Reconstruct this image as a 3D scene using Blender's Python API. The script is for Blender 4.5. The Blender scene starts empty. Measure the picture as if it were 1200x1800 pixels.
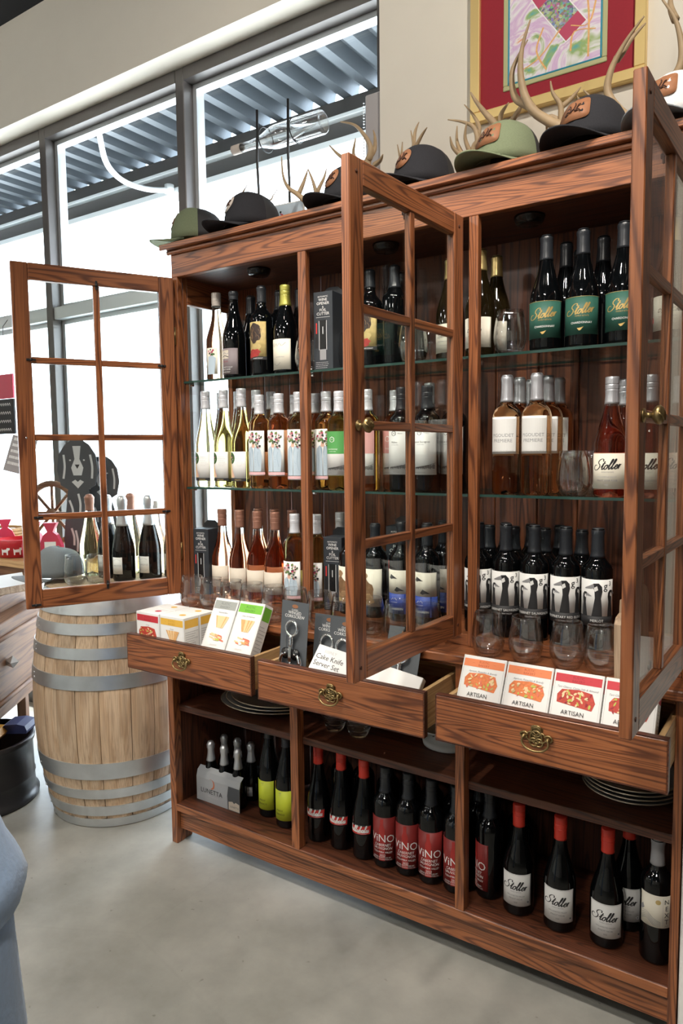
import bpy, bmesh, math, random
from mathutils import Vector, Matrix
random.seed(7)
PI = math.pi
SC = bpy.context.scene
COL = SC.collection

# ------------------------------------------------------------------ camera
cam_d = bpy.data.cameras.new('camera'); cam = bpy.data.objects.new('camera', cam_d); COL.objects.link(cam)
SC.camera = cam
YAW, PITCH, ROLL, FPX = .5917, -.0842, -.011, 1258.6
_s, _c = math.sin(YAW), math.cos(YAW)
_r = Vector((_c, _s, 0)); _f = Vector((-_s, _c, 0)); _u = Vector((0, 0, 1))
_f2 = _f * math.cos(PITCH) + _u * math.sin(PITCH); _u2 = _u * math.cos(PITCH) - _f * math.sin(PITCH)
_r3 = _r * math.cos(ROLL) + _u2 * math.sin(ROLL); _u3 = _u2 * math.cos(ROLL) - _r * math.sin(ROLL)
cam.matrix_world = Matrix(((_r3.x, _u3.x, -_f2.x, 1.8978), (_r3.y, _u3.y, -_f2.y, -1.7839), (_r3.z, _u3.z, -_f2.z, 1.3946), (0, 0, 0, 1)))
cam_d.sensor_fit = 'VERTICAL'; cam_d.sensor_height = 36; cam_d.sensor_width = 24
cam_d.lens = FPX / 1800 * 36; cam_d.clip_start = .05

# ------------------------------------------------------------------ light
W = bpy.data.worlds.new('sky'); SC.world = W; W.use_nodes = True
_n = W.node_tree.nodes; _bg = _n['Background']; _bg.inputs[0].default_value = (.80, .90, 1.0, 1); _bg.inputs[1].default_value = 7.0
def lamp(name, kind, loc, energy, color=(1, 1, 1), target=None, size=.05, spot=1.2, blend=.6):
    d = bpy.data.lights.new(name, kind); d.energy = energy; d.color = color
    o = bpy.data.objects.new(name, d); o.location = loc
    if kind == 'SPOT': d.spot_size = spot; d.spot_blend = blend; d.shadow_soft_size = size
    elif kind == 'POINT': d.shadow_soft_size = size
    elif kind == 'SUN': d.angle = size
    elif kind == 'AREA': d.size = size
    if target is not None:
        o.rotation_euler = (Vector(target) - Vector(loc)).to_track_quat('-Z', 'Y').to_euler()
    COL.objects.link(o); return o
lamp('sun', 'SUN', (1, 6, 9), 8.0, (1, .96, .9), (0, 1.8, 0), .05)
WARM = (1, .92, .82)
for i, (x, y, tx, ty, tz, e, sp) in enumerate((
        (-1.5, -1.5, -.5, -.1, .4, 75, 1.0), (.55, -1.35, .5, -.1, .8, 62, 1.0), (1.05, -1.45, .9, -.1, .8, 75, 1.15), (1.75, -1.35, 1.5, -.1, .8, 75, 1.15),
        (2.3, -1.2, 1.15, .4, 2.7, 95, 1.25), (-.2, -2.6, .3, -1.2, 0, 60, 1.3), (1.5, -3.0, 1.1, -.6, .2, 65, 1.2))):
    lamp('ceiling_spot', 'SPOT', (x, y, 3.42), e, WARM, (tx, ty, tz), .045, sp, .7)
for x in (-3.5, -.8, 1.9):
    for y in (-5.0, -2.8):
        lamp('ceiling_lamp', 'POINT', (x, y, 3.3), 25, (1, .95, .88), size=.09)
SC.view_settings.view_transform = 'Standard'; SC.view_settings.look = 'None'
SC.view_settings.exposure = 0.55; SC.view_settings.gamma = 1; SC.view_settings.use_curve_mapping = False

# ------------------------------------------------------------------ materials
MATS = {}
def principled(name):
    m = bpy.data.materials.new(name); m.use_nodes = True
    return m, m.node_tree, m.node_tree.nodes['Principled BSDF']
def mat(name, col, rough=.5, metal=0, noise=0, nscale=30, bump=0, coat=0, spec=.5, sheen=0):
    if name in MATS: return MATS[name]
    m, nt, b = principled(name)
    b.inputs['Base Color'].default_value = (*col, 1); b.inputs['Roughness'].default_value = rough
    b.inputs['Metallic'].default_value = metal; b.inputs['Coat Weight'].default_value = coat
    b.inputs['Specular IOR Level'].default_value = spec; b.inputs['Sheen Weight'].default_value = sheen
    if noise or bump:
        tc = nt.nodes.new('ShaderNodeTexCoord'); n = nt.nodes.new('ShaderNodeTexNoise')
        n.inputs['Scale'].default_value = nscale; n.inputs['Detail'].default_value = 5
        nt.links.new(tc.outputs['Object'], n.inputs['Vector'])
        if noise:
            mx = nt.nodes.new('ShaderNodeMix'); mx.data_type = 'RGBA'
            mx.inputs[6].default_value = (*[max(0, c * (1 - noise)) for c in col], 1)
            mx.inputs[7].default_value = (*[min(1, c * (1 + noise)) for c in col], 1)
            nt.links.new(n.outputs['Fac'], mx.inputs[0]); nt.links.new(mx.outputs[2], b.inputs['Base Color'])
        if bump:
            bp = nt.nodes.new('ShaderNodeBump'); bp.inputs['Strength'].default_value = bump; bp.inputs['Distance'].default_value = .002
            nt.links.new(n.outputs['Fac'], bp.inputs['Height']); nt.links.new(bp.outputs[0], b.inputs['Normal'])
    MATS[name] = m; return m
def ramp(nt, stops):
    r = nt.nodes.new('ShaderNodeValToRGB'); e = r.color_ramp.elements
    while len(e) < len(stops): e.new(.5)
    for el, (p, c) in zip(e, stops): el.position = p; el.color = (*c, 1)
    return r
def wood(name, axis, light, dark, freq=150, cross=11, along=.7, rough=.38, lines=(.0, .30, .62), coat=.25, nscale=1.2):
    m, nt, b = principled(name); L = nt.links.new; N = nt.nodes.new
    tc = N('ShaderNodeTexCoord'); oi = N('ShaderNodeObjectInfo'); ml = N('ShaderNodeMath'); ml.operation = 'MULTIPLY'; ml.inputs[1].default_value = 23.7
    L(oi.outputs['Random'], ml.inputs[0]); ad = N('ShaderNodeVectorMath'); ad.operation = 'ADD'
    L(tc.outputs['Object'], ad.inputs[0]); L(ml.outputs[0], ad.inputs[1])
    def mapped(a, c):
        mp = N('ShaderNodeMapping'); s = [c, c, c]; s['XYZ'.index(axis)] = a; mp.inputs['Scale'].default_value = s
        L(ad.outputs[0], mp.inputs['Vector']); return mp
    n1 = N('ShaderNodeTexNoise'); n1.inputs['Scale'].default_value = nscale; n1.inputs['Detail'].default_value = 1.5; n1.inputs['Distortion'].default_value = .25
    L(mapped(along, cross).outputs[0], n1.inputs['Vector'])
    mu = N('ShaderNodeMath'); mu.operation = 'MULTIPLY'; mu.inputs[1].default_value = freq; L(n1.outputs['Fac'], mu.inputs[0])
    n2 = N('ShaderNodeTexNoise'); n2.inputs['Scale'].default_value = 1; n2.inputs['Detail'].default_value = 3; L(mapped(7, 220).outputs[0], n2.inputs['Vector'])
    m2 = N('ShaderNodeMath'); m2.operation = 'MULTIPLY_ADD'; m2.inputs[1].default_value = 3.0; L(n2.outputs['Fac'], m2.inputs[0]); L(mu.outputs[0], m2.inputs[2])
    sn = N('ShaderNodeMath'); sn.operation = 'SINE'; L(m2.outputs[0], sn.inputs[0])
    mr = N('ShaderNodeMapRange'); mr.inputs[1].default_value = -1; L(sn.outputs[0], mr.inputs[0])
    rp = ramp(nt, ((lines[0], dark), (lines[1], tuple((a * .7 + d * .3) for a, d in zip(light, dark))), (lines[2], light))); L(mr.outputs[0], rp.inputs[0])
    mx = N('ShaderNodeMix'); mx.data_type = 'RGBA'; mx.blend_type = 'MULTIPLY'; mx.inputs[0].default_value = .55
    r2 = ramp(nt, ((.3, (.45, .4, .38)), (.62, (1, 1, 1)))); L(n2.outputs['Fac'], r2.inputs[0])
    L(rp.outputs[0], mx.inputs[6]); L(r2.outputs[0], mx.inputs[7])
    hv = N('ShaderNodeHueSaturation'); vr = N('ShaderNodeMapRange'); vr.inputs[3].default_value = .86; vr.inputs[4].default_value = 1.12; L(oi.outputs['Random'], vr.inputs[0]); L(vr.outputs[0], hv.inputs['Value'])
    L(mx.outputs[2], hv.inputs['Color']); L(hv.outputs[0], b.inputs['Base Color'])
    b.inputs['Roughness'].default_value = rough; b.inputs['Coat Weight'].default_value = coat; b.inputs['Coat Roughness'].default_value = .25
    bp = N('ShaderNodeBump'); bp.inputs['Strength'].default_value = .12; bp.inputs['Distance'].default_value = .001
    L(n2.outputs['Fac'], bp.inputs['Height']); L(bp.outputs[0], b.inputs['Normal'])
    MATS[name] = m; return m
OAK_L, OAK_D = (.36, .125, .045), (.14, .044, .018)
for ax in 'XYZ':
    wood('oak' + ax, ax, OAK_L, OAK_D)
    wood('dark_oak' + ax, ax, (.115, .036, .016), (.045, .015, .008), rough=.5, coat=.1)  # darker copy of the oak; shade inside the lower bays is put into its colour
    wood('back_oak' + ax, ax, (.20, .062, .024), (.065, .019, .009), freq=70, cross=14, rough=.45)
    wood('stave' + ax, ax, (.58, .43, .29), (.50, .345, .215), freq=40, cross=7, rough=.65, coat=0)
    wood('pine' + ax, ax, (.62, .40, .19), (.47, .27, .11), freq=50, rough=.5, coat=.1)
    wood('brown' + ax, ax, (.25, .125, .06), (.14, .06, .028), freq=60, rough=.6, coat=0)
    wood('plank' + ax, ax, (.46, .33, .22), (.33, .22, .14), freq=50, rough=.6, coat=0)
def solid_glass(name, col, ior=1.34, rough=0.0):
    m, nt, b = principled(name)
    b.inputs['Base Color'].default_value = (*col, 1); b.inputs['Roughness'].default_value = rough
    b.inputs['IOR'].default_value = ior; b.inputs['Transmission Weight'].default_value = 1
    MATS[name] = m; return m

solid_glass('flint', (.93, .96, .93), 1.34)
solid_glass('white_wine', (.95, .85, .45)); solid_glass('gold_wine', (.96, .88, .48)); solid_glass('green_wine', (.86, .84, .36))
solid_glass('rose_wine', (1, .56, .33)); solid_glass('deep_rose', (1, .40, .27)); solid_glass('pale_rose', (1, .72, .48)); solid_glass('coral_wine', (1, .48, .28)); solid_glass('rib_glass', (.98, .99, .99), 1.45)
def pane_mat(name, tint=(.96, .985, .975), refl=1.0, power=5, f0=.04):
    m = bpy.data.materials.new(name); m.use_nodes = True; nt = m.node_tree; nt.nodes.clear(); N = nt.nodes.new; L = nt.links.new
    out = N('ShaderNodeOutputMaterial'); mx = N('ShaderNodeMixShader'); tr = N('ShaderNodeBsdfTransparent'); gl = N('ShaderNodeBsdfGlossy')
    tr.inputs[0].default_value = (*tint, 1); gl.inputs['Roughness'].default_value = 0
    lw = N('ShaderNodeLayerWeight'); pw = N('ShaderNodeMath'); pw.operation = 'POWER'; pw.inputs[1].default_value = power
    ma = N('ShaderNodeMath'); ma.operation = 'MULTIPLY_ADD'; ma.inputs[1].default_value = .9 * refl; ma.inputs[2].default_value = f0 * refl
    L(lw.outputs['Facing'], pw.inputs[0]); L(pw.outputs[0], ma.inputs[0]); L(ma.outputs[0], mx.inputs[0])
    L(tr.outputs[0], mx.inputs[1]); L(gl.outputs[0], mx.inputs[2]); L(mx.outputs[0], out.inputs[0])
    MATS[name] = m; return m
pane_mat('clear_glass', (.985, .99, .99), 1.0, 1.9, .075); pane_mat('pane'); pane_mat('window_glass', (.97, .99, 1.0), .8); pane_mat('shelf_glass', (.93, .97, .95), 1.0)
mat('shelf_edge', (.02, .055, .045), .08)
mat('dark_glass', (.002, .0025, .003), .03, spec=.42); mat('brown_glass', (.012, .008, .003), .04, spec=.6)
mat('wall_paint', (.69, .645, .56), .85, noise=.03, nscale=9, bump=.05); mat('dark_paint', (.10, .085, .07), .8); mat('white_paint', (.75, .75, .72), .7)
mat('ceiling_dark', (.02, .022, .028), .9); mat('frame_metal', (.115, .105, .10), .38, .55); mat('light_metal', (.62, .66, .68), .35, .6)
mat('deck_steel', (.09, .105, .12), .4, .4); mat('steel_white', (.72, .75, .76), .5, .3); mat('hoop_steel', (.60, .63, .65), .36, .85, noise=.2, nscale=16, bump=.15)
mat('chrome', (.85, .86, .88), .1, 1); mat('brass', (.30, .215, .095), .36, .9, noise=.25, nscale=60); mat('gold', (.86, .64, .27), .36, .55)
mat('black', (.012, .012, .013), .5); mat('black_gloss', (.01, .01, .011), .2); mat('black_foil', (.018, .021, .026), .32)
mat('black_cloth', (.013, .013, .017), .9, noise=.3, nscale=300, bump=.3); mat('olive_cloth', (.16, .19, .11), .9, noise=.15, nscale=300, bump=.3)
mat('grey_cloth', (.20, .22, .235), .9, noise=.15, nscale=300, bump=.3); mat('white_cloth', (.62, .62, .62), .9, noise=.08, nscale=300, bump=.3)
mat('leather', (.30, .125, .055), .6, noise=.2, nscale=90, bump=.2); mat('pale_patch', (.52, .45, .40), .7); mat('burn', (.06, .022, .012), .8)
mat('mesh_black', (.02, .02, .022), .7); mat('steel_cap', (.55, .56, .60), .3, .55); mat('white_cap', (.70, .71, .75), .32, .3)
mat('copper_cap', (.33, .16, .11), .38, .35); mat('gold_foil', (.62, .47, .20), .33, .7); mat('yg_foil', (.42, .40, .08), .35, .4)
mat('red_cap', (.55, .035, .02), .35); mat('clear_cap', (.55, .50, .45), .25, .2); mat('silver_foil', (.62, .64, .67), .3, .7, bump=.6, nscale=120)
mat('paper', (.82, .82, .80), .6); mat('cream', (.80, .76, .64), .65); mat('beige', (.66, .59, .49), .65); mat('grey_paper', (.40, .40, .41), .6)
mat('mauve', (.25, .21, .22), .6); mat('ink', (.02, .02, .022), .6); mat('grey_ink', (.30, .30, .31), .6); mat('pale_ink', (.55, .55, .55), .6)
mat('green_label', (.022, .10, .072), .55); mat('gold_ink', (.62, .43, .15), .35, .5); mat('white_ink', (.85, .85, .83), .6)
mat('lime', (.58, .66, .035), .55); mat('orange', (.75, .20, .035), .55); mat('vino_red', (.24, .018, .016), .5); mat('vino_bright', (.42, .03, .025), .5)
mat('red_ink', (.62, .035, .03), .5); mat('suit_blue', (.50, .61, .70), .6); mat('suit_dark', (.32, .44, .54), .6); mat('skin', (.75, .47, .36), .6)
mat('leaf', (.06, .14, .045), .7); mat('leaf2', (.14, .24, .06), .7); mat('berry', (.45, .06, .12), .6); mat('blossom', (.80, .50, .52), .6)
mat('kelly', (.10, .38, .10), .55); mat('pink_label', (.70, .36, .34), .6); mat('blue_label', (.03, .07, .36), .5)
mat('bear', (.22, .12, .055), .8, noise=.6, nscale=90); mat('bear2', (.36, .22, .11), .8, noise=.5, nscale=120); mat('art_gold', (.55, .42, .17), .6, noise=.4, nscale=60)
mat('art_dark', (.05, .032, .026), .7, noise=.5, nscale=80); mat('art_red', (.38, .035, .03), .7, noise=.5, nscale=70)
mat('band_red', (.58, .035, .05), .6); mat('band_orange', (.80, .235, .09), .6); mat('band_grey', (.34, .36, .34), .6); mat('band_green', (.18, .50, .04), .6); mat('band_yellow', (.78, .45, .06), .6)
mat('band_red_ink', (.33, .015, .025), .6); mat('band_orange_ink', (.50, .09, .03), .6); mat('band_grey_ink', (.18, .19, .18), .6); mat('band_green_ink', (.06, .25, .02), .6); mat('band_yellow_ink', (.55, .28, .03), .6)
mat('toast', (.72, .40, .16), .8, noise=.3, nscale=150); mat('toast2', (.82, .60, .33), .8); mat('fruit_red', (.50, .05, .03), .6, noise=.5, nscale=160)
mat('fruit_orange', (.72, .20, .06), .6, noise=.4, nscale=160); mat('nut', (.82, .62, .36), .7); mat('pist', (.50, .52, .10), .7); mat('tomato', (.72, .17, .10), .6)
mat('card', (.085, .095, .105), .55); mat('box_black', (.028, .034, .042), .5); mat('box_side', (.012, .014, .017), .5)
mat('antler', (.38, .27, .155), .55, noise=.35, nscale=28, bump=.25); mat('plate', (.42, .43, .44), .22, .35); mat('plate_rim', (.75, .68, .55), .2, .7); mat('enamel', (.60, .62, .62), .25)
mat('mat_red', (.27, .012, .024), .85, noise=.08, nscale=200); mat('sage', (.42, .42, .22), .7); mat('teal', (.03, .27, .38), .6)
mat('kegblack', (.018, .018, .02), .3, bump=.5, nscale=18); mat('plastic_film', (.35, .36, .38), .2); mat('bag_orange', (.75, .33, .03), .45); mat('bag_navy', (.03, .04, .12), .5)
mat('carrier_grey', (.42, .44, .46), .5); mat('crescent', (.62, .20, .10), .5); mat('bowl_red', (.55, .02, .03), .3); mat('bag_red', (.62, .05, .10), .4); mat('wicker', (.48, .30, .13), .7, noise=.3, nscale=90)
mat('dog_metal', (.06, .063, .07), .6); mat('chalk', (.035, .035, .037), .8); mat('sign_grey', (.36, .34, .34), .6); mat('sky_blue_fleece', (.42, .60, .88), .95, noise=.12, nscale=120, bump=.5, sheen=.3)
mat('concrete_out', (.72, .72, .70), .85, noise=.1, nscale=2); mat('stoneware', (.60, .50, .38), .6)
def floor_mat():
    m, nt, b = principled('concrete'); N = nt.nodes.new; L = nt.links.new
    tc = N('ShaderNodeTexCoord'); n = N('ShaderNodeTexNoise'); n.inputs['Scale'].default_value = 2.6; n.inputs['Detail'].default_value = 8; n.inputs['Roughness'].default_value = .62
    L(tc.outputs['Object'], n.inputs['Vector'])
    r = ramp(nt, ((.32, (.19, .188, .168)), (.5, (.262, .260, .235)), (.68, (.335, .33, .298)))); L(n.outputs['Fac'], r.inputs[0])
    v = N('ShaderNodeTexVoronoi'); v.feature = 'DISTANCE_TO_EDGE'; v.inputs['Scale'].default_value = .7; L(tc.outputs['Object'], v.inputs['Vector'])
    r2 = ramp(nt, ((.0, (.8, .8, .8)), (.002, (1, 1, 1)))); L(v.outputs['Distance'], r2.inputs[0])
    n3 = N('ShaderNodeTexNoise'); n3.inputs['Scale'].default_value = 34; n3.inputs['Detail'].default_value = 2; L(tc.outputs['Object'], n3.inputs['Vector'])
    r3 = ramp(nt, ((.24, (.45, .42, .4)), (.29, (1, 1, 1)))); L(n3.outputs['Fac'], r3.inputs[0])
    a = N('ShaderNodeMix'); a.data_type = 'RGBA'; a.blend_type = 'MULTIPLY'; a.inputs[0].default_value = .22; L(r.outputs[0], a.inputs[6]); L(r2.outputs[0], a.inputs[7])
    c = N('ShaderNodeMix'); c.data_type = 'RGBA'; c.blend_type = 'MULTIPLY'; c.inputs[0].default_value = .6; L(a.outputs[2], c.inputs[6]); L(r3.outputs[0], c.inputs[7])
    L(c.outputs[2], b.inputs['Base Color']); b.inputs['Roughness'].default_value = .42
    MATS['concrete'] = m
floor_mat()
def art_mat():
    m, nt, b = principled('watercolour'); N = nt.nodes.new; L = nt.links.new
    tc = N('ShaderNodeTexCoord'); n = N('ShaderNodeTexNoise'); n.inputs['Scale'].default_value = 9; n.inputs['Detail'].default_value = 4; n.inputs['Distortion'].default_value = 1.6
    L(tc.outputs['Object'], n.inputs['Vector'])
    r = ramp(nt, ((.30, (.10, .36, .36)), (.38, (.30, .42, .14)), (.45, (.74, .72, .74)), (.53, (.60, .40, .62)), (.60, (.78, .74, .74)), (.68, (.66, .26, .12)))); L(n.outputs['Fac'], r.inputs[0])
    L(r.outputs[0], b.inputs['Base Color']); b.inputs['Roughness'].default_value = .5; b.inputs['Coat Weight'].default_value = .4; b.inputs['Coat Roughness'].default_value = .03
    MATS['watercolour'] = m
    m, nt, b = principled('mosaic'); N = nt.nodes.new; L = nt.links.new
    tc = N('ShaderNodeTexCoord'); v = N('ShaderNodeTexVoronoi'); v.inputs['Scale'].default_value = 150; L(tc.outputs['Object'], v.inputs['Vector'])
    hs = N('ShaderNodeHueSaturation'); hs.inputs['Saturation'].default_value = .7; hs.inputs['Value'].default_value = .5; L(v.outputs['Color'], hs.inputs['Color']); L(hs.outputs[0], b.inputs['Base Color'])
    MATS['mosaic'] = m
art_mat()
def M(n): return MATS[n]

# ------------------------------------------------------------------ mesh tools
class MB:
    def __init__(s): s.v = []; s.f = []; s.m = []; s.sm = []
    def add(s, vs, fs, mi=0, smooth=False):
        o = len(s.v); s.v += [tuple(v) for v in vs]
        for f in fs: s.f.append(tuple(i + o for i in f)); s.m.append(mi); s.sm.append(smooth)
        return s
    def box(s, x0, x1, y0, y1, z0, z1, mi=0, b=0.0, mtx=None):
        if b <= 0:
            vs = [(x, y, z) for z in (z0, z1) for y in (y0, y1) for x in (x0, x1)]
            fs = [(0, 2, 3, 1), (4, 5, 7, 6), (0, 1, 5, 4), (2, 6, 7, 3), (0, 4, 6, 2), (1, 3, 7, 5)]
        else:
            vs = []; ix = {}
            X = (x0, x1); Y = (y0, y1); Z = (z0, z1); d = (b, -b)
            for i in (0, 1):
                for j in (0, 1):
                    for k in (0, 1):
                        for a in range(3):
                            ix[i, j, k, a] = len(vs)
                            vs.append((X[i] + (0 if a == 0 else d[i]), Y[j] + (0 if a == 1 else d[j]), Z[k] + (0 if a == 2 else d[k])))
            fs = []
            q = ((0, 0), (1, 0), (1, 1), (0, 1))
            for i in (0, 1): fs.append([ix[i, j, k, 0] for j, k in (q if i else q[::-1])])
            for j in (0, 1): fs.append([ix[i, j, k, 1] for i, k in (q[::-1] if j else q)])
            for k in (0, 1): fs.append([ix[i, j, k, 2] for i, j in (q if k else q[::-1])])
            for i in (0, 1):
                for j in (0, 1): fs.append([ix[i, j, 0, 0], ix[i, j, 1, 0], ix[i, j, 1, 1], ix[i, j, 0, 1]])
                for k in (0, 1): fs.append([ix[i, 0, k, 0], ix[i, 1, k, 0], ix[i, 1, k, 2], ix[i, 0, k, 2]])
            for j in (0, 1):
                for k in (0, 1): fs.append([ix[0, j, k, 1], ix[1, j, k, 1], ix[1, j, k, 2], ix[0, j, k, 2]])
            for i in (0, 1):
                for j in (0, 1):
                    for k in (0, 1): fs.append([ix[i, j, k, a] for a in range(3)])
        if mtx is not None: vs = [mtx @ Vector(v) for v in vs]
        return s.add(vs, fs, mi)
    def lathe(s, prof, seg=24, mi=0, c=(0, 0, 0), smooth=True, mtx=None, mfun=None):
        vs = []; fs = []; rings = []
        for r, z in prof:
            if r < 1e-6: rings.append([len(vs)]); vs.append((c[0], c[1], c[2] + z))
            else:
                rings.append(list(range(len(vs), len(vs) + seg)))
                for i in range(seg):
                    a = 2 * PI * i / seg; vs.append((c[0] + r * math.cos(a), c[1] + r * math.sin(a), c[2] + z))
        o = len(s.v); s.v += [tuple(mtx @ Vector(v)) if mtx is not None else v for v in vs]
        for k in range(len(rings) - 1):
            A, B = rings[k], rings[k + 1]; m_ = mfun(k) if mfun else mi
            for i in range(seg):
                j = (i + 1) % seg
                if len(A) == 1 and len(B) == 1: continue
                if len(A) == 1: f = (A[0], B[j], B[i])
                elif len(B) == 1: f = (A[i], A[j], B[0])
                else: f = (A[i], A[j], B[j], B[i])
                s.f.append(tuple(x + o for x in f)); s.m.append(m_); s.sm.append(smooth)
        return s
    def tube(s, pts, rad, seg=8, mi=0, closed=False, smooth=True):
        pts = [Vector(p) for p in pts]; n = len(pts)
        if not hasattr(rad, '__len__'): rad = [rad] * n
        vs = []; fs = []; up = None
        for i, p in enumerate(pts):
            t = (pts[(i + 1) % n] - pts[i - 1]) if closed else (pts[min(i + 1, n - 1)] - pts[max(i - 1, 0)])
            if t.length < 1e-9: t = Vector((0, 0, 1))
            t.normalize()
            if up is None: up = t.orthogonal().normalized()
            up = (up - t * up.dot(t))
            up = up.normalized() if up.length > 1e-6 else t.orthogonal().normalized()
            w = t.cross(up)
            for k in range(seg):
                a = 2 * PI * k / seg; vs.append(p + (up * math.cos(a) + w * math.sin(a)) * rad[i])
        m_ = n if closed else n - 1
        for i in range(m_):
            for k in range(seg):
                a = i * seg + k; b_ = i * seg + (k + 1) % seg; c_ = ((i + 1) % n) * seg + (k + 1) % seg; d_ = ((i + 1) % n) * seg + k
                fs.append((a, b_, c_, d_))
        if not closed: fs.append(tuple(range(seg - 1, -1, -1))); fs.append(tuple(range((n - 1) * seg, n * seg)))
        return s.add(vs, fs, mi, smooth)
    def prism(s, poly, y0, y1, mi=0, mtx=None):        # polygon in xz, extruded along y
        n = len(poly); vs = [(x, y0, z) for x, z in poly] + [(x, y1, z) for x, z in poly]
        fs = [tuple(range(n)), tuple(range(2 * n - 1, n - 1, -1))] + [(i, i + n, (i + 1) % n + n, (i + 1) % n) for i in range(n)]
        if mtx is not None: vs = [mtx @ Vector(v) for v in vs]
        return s.add(vs, fs, mi)
    def mesh(s, name, mats):
        me = bpy.data.meshes.new(name); me.from_pydata(s.v, [], s.f)
        for m in mats: me.materials.append(M(m) if isinstance(m, str) else m)
        me.polygons.foreach_set('material_index', s.m); me.polygons.foreach_set('use_smooth', s.sm); me.update()
        bm = bmesh.new(); bm.from_mesh(me); bmesh.ops.recalc_face_normals(bm, faces=bm.faces); bm.to_mesh(me); bm.free()
        return me
    def build(s, name, mats, parent=None, loc=(0, 0, 0), rot=(0, 0, 0)):
        if isinstance(mats, str): mats = [mats]
        return obj(name, s.mesh(name, mats), parent, loc, rot)
def obj(name, me, parent=None, loc=(0, 0, 0), rot=(0, 0, 0)):
    o = bpy.data.objects.new(name, me); COL.objects.link(o); o.location = loc; o.rotation_euler = rot
    if parent is not None: o.parent = parent
    return o
def tag(o, label, cat, group=None):
    o['label'] = label; o['category'] = cat
    if group: o['group'] = group
    return o
def thing(name, label, cat, loc=(0, 0, 0), rz=0, group=None, rot=None):
    o = bpy.data.objects.new(name, None); o.empty_display_size = .05; COL.objects.link(o)
    o.location = loc; o.rotation_euler = rot or (0, 0, rz); return tag(o, label, cat, group)
def struct(o, cat=None): o['kind'] = 'structure'; return o
def spline(pts, n=6):
    P = [Vector(p) for p in pts]; out = []
    for i in range(len(P) - 1):
        a, b, c, d = P[max(i - 1, 0)], P[i], P[i + 1], P[min(i + 2, len(P) - 1)]
        for k in range(n):
            t = k / n; out.append(.5 * ((2 * b) + (c - a) * t + (2 * a - 5 * b + 4 * c - d) * t * t + (3 * b - 3 * c + d - a) * t ** 3))
    out.append(P[-1]); return out

# flat print (lettering, drawings) laid on a label or a box face, in the xz plane facing -y, or bent round a bottle of radius r
TXT = {}
def text_mesh(s, shear=0.0):
    k = (s, shear)
    if k in TXT: return TXT[k]
    cu = bpy.data.curves.new('t', 'FONT'); cu.body = s; cu.size = 1; cu.shear = shear; cu.resolution_u = 2; cu.align_x = 'CENTER'
    o = bpy.data.objects.new('t', cu); COL.objects.link(o); dg = bpy.context.evaluated_depsgraph_get(); dg.update()
    e = o.evaluated_get(dg); me = e.to_mesh(); vs = [(v.co.x, v.co.y) for v in me.vertices]; fs = [tuple(p.vertices) for p in me.polygons]
    e.to_mesh_clear(); bpy.data.objects.remove(o); bpy.data.curves.remove(cu)
    TXT[k] = (vs, fs); return TXT[k]
GLYPH = {  # single-stroke cursive letters: (advance, strokes)
    'S': (.95, [[(.95, .92), (.88, 1.18), (.6, 1.22), (.38, 1.0), (.42, .76), (.66, .55), (.68, .22), (.4, 0), (.02, .06), (-.16, .34), (.0, .58), (.25, .52)]]),
    't': (.34, [[(-.05, .25), (.13, .62), (.2, .95)], [(.2, .95), (.12, .15), (.2, 0), (.36, .2)], [(.0, .66), (.36, .70)]]),
    'o': (.46, [[(.22, .52), (.08, .42), (.03, .18), (.14, 0), (.29, .08), (.36, .32), (.24, .52), (.17, .46), (.28, .43), (.46, .50)]]),
    'l': (.32, [[(-.02, .2), (.2, .8), (.22, 1.1), (.12, 1.1), (.06, .6), (.08, .08), (.16, 0), (.3, .2)]]),
    'e': (.36, [[(.0, .2), (.22, .3), (.26, .46), (.14, .5), (.04, .28), (.1, .03), (.22, 0), (.38, .2)]]),
    'r': (.36, [[(.0, .2), (.1, .52), (.14, .42), (.1, 0)], [(.1, .2), (.2, .46), (.36, .48)]]),
    'h': (.42, [[(-.02, .2), (.18, .9), (.16, 1.1), (.08, .9), (.04, 0)], [(.04, .2), (.18, .48), (.28, .4), (.26, .06), (.34, 0), (.44, .2)]]),
    'u': (.42, [[(.0, .2), (.06, .48), (.04, .1), (.14, 0), (.28, .2), (.32, .48)], [(.32, .48), (.30, .06), (.36, 0), (.44, .2)]]),
    'b': (.36, [[(-.02, .2), (.16, .9), (.12, 1.1), (.04, .6), (.04, .08), (.16, 0), (.28, .14), (.24, .42), (.1, .34)], [(.24, .4), (.38, .36)]]),
    'a': (.44, [[(.32, .44), (.16, .5), (.04, .3), (.06, .04), (.2, .04), (.32, .44)], [(.32, .44), (.28, .06), (.36, 0), (.46, .2)]]),
}
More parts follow.
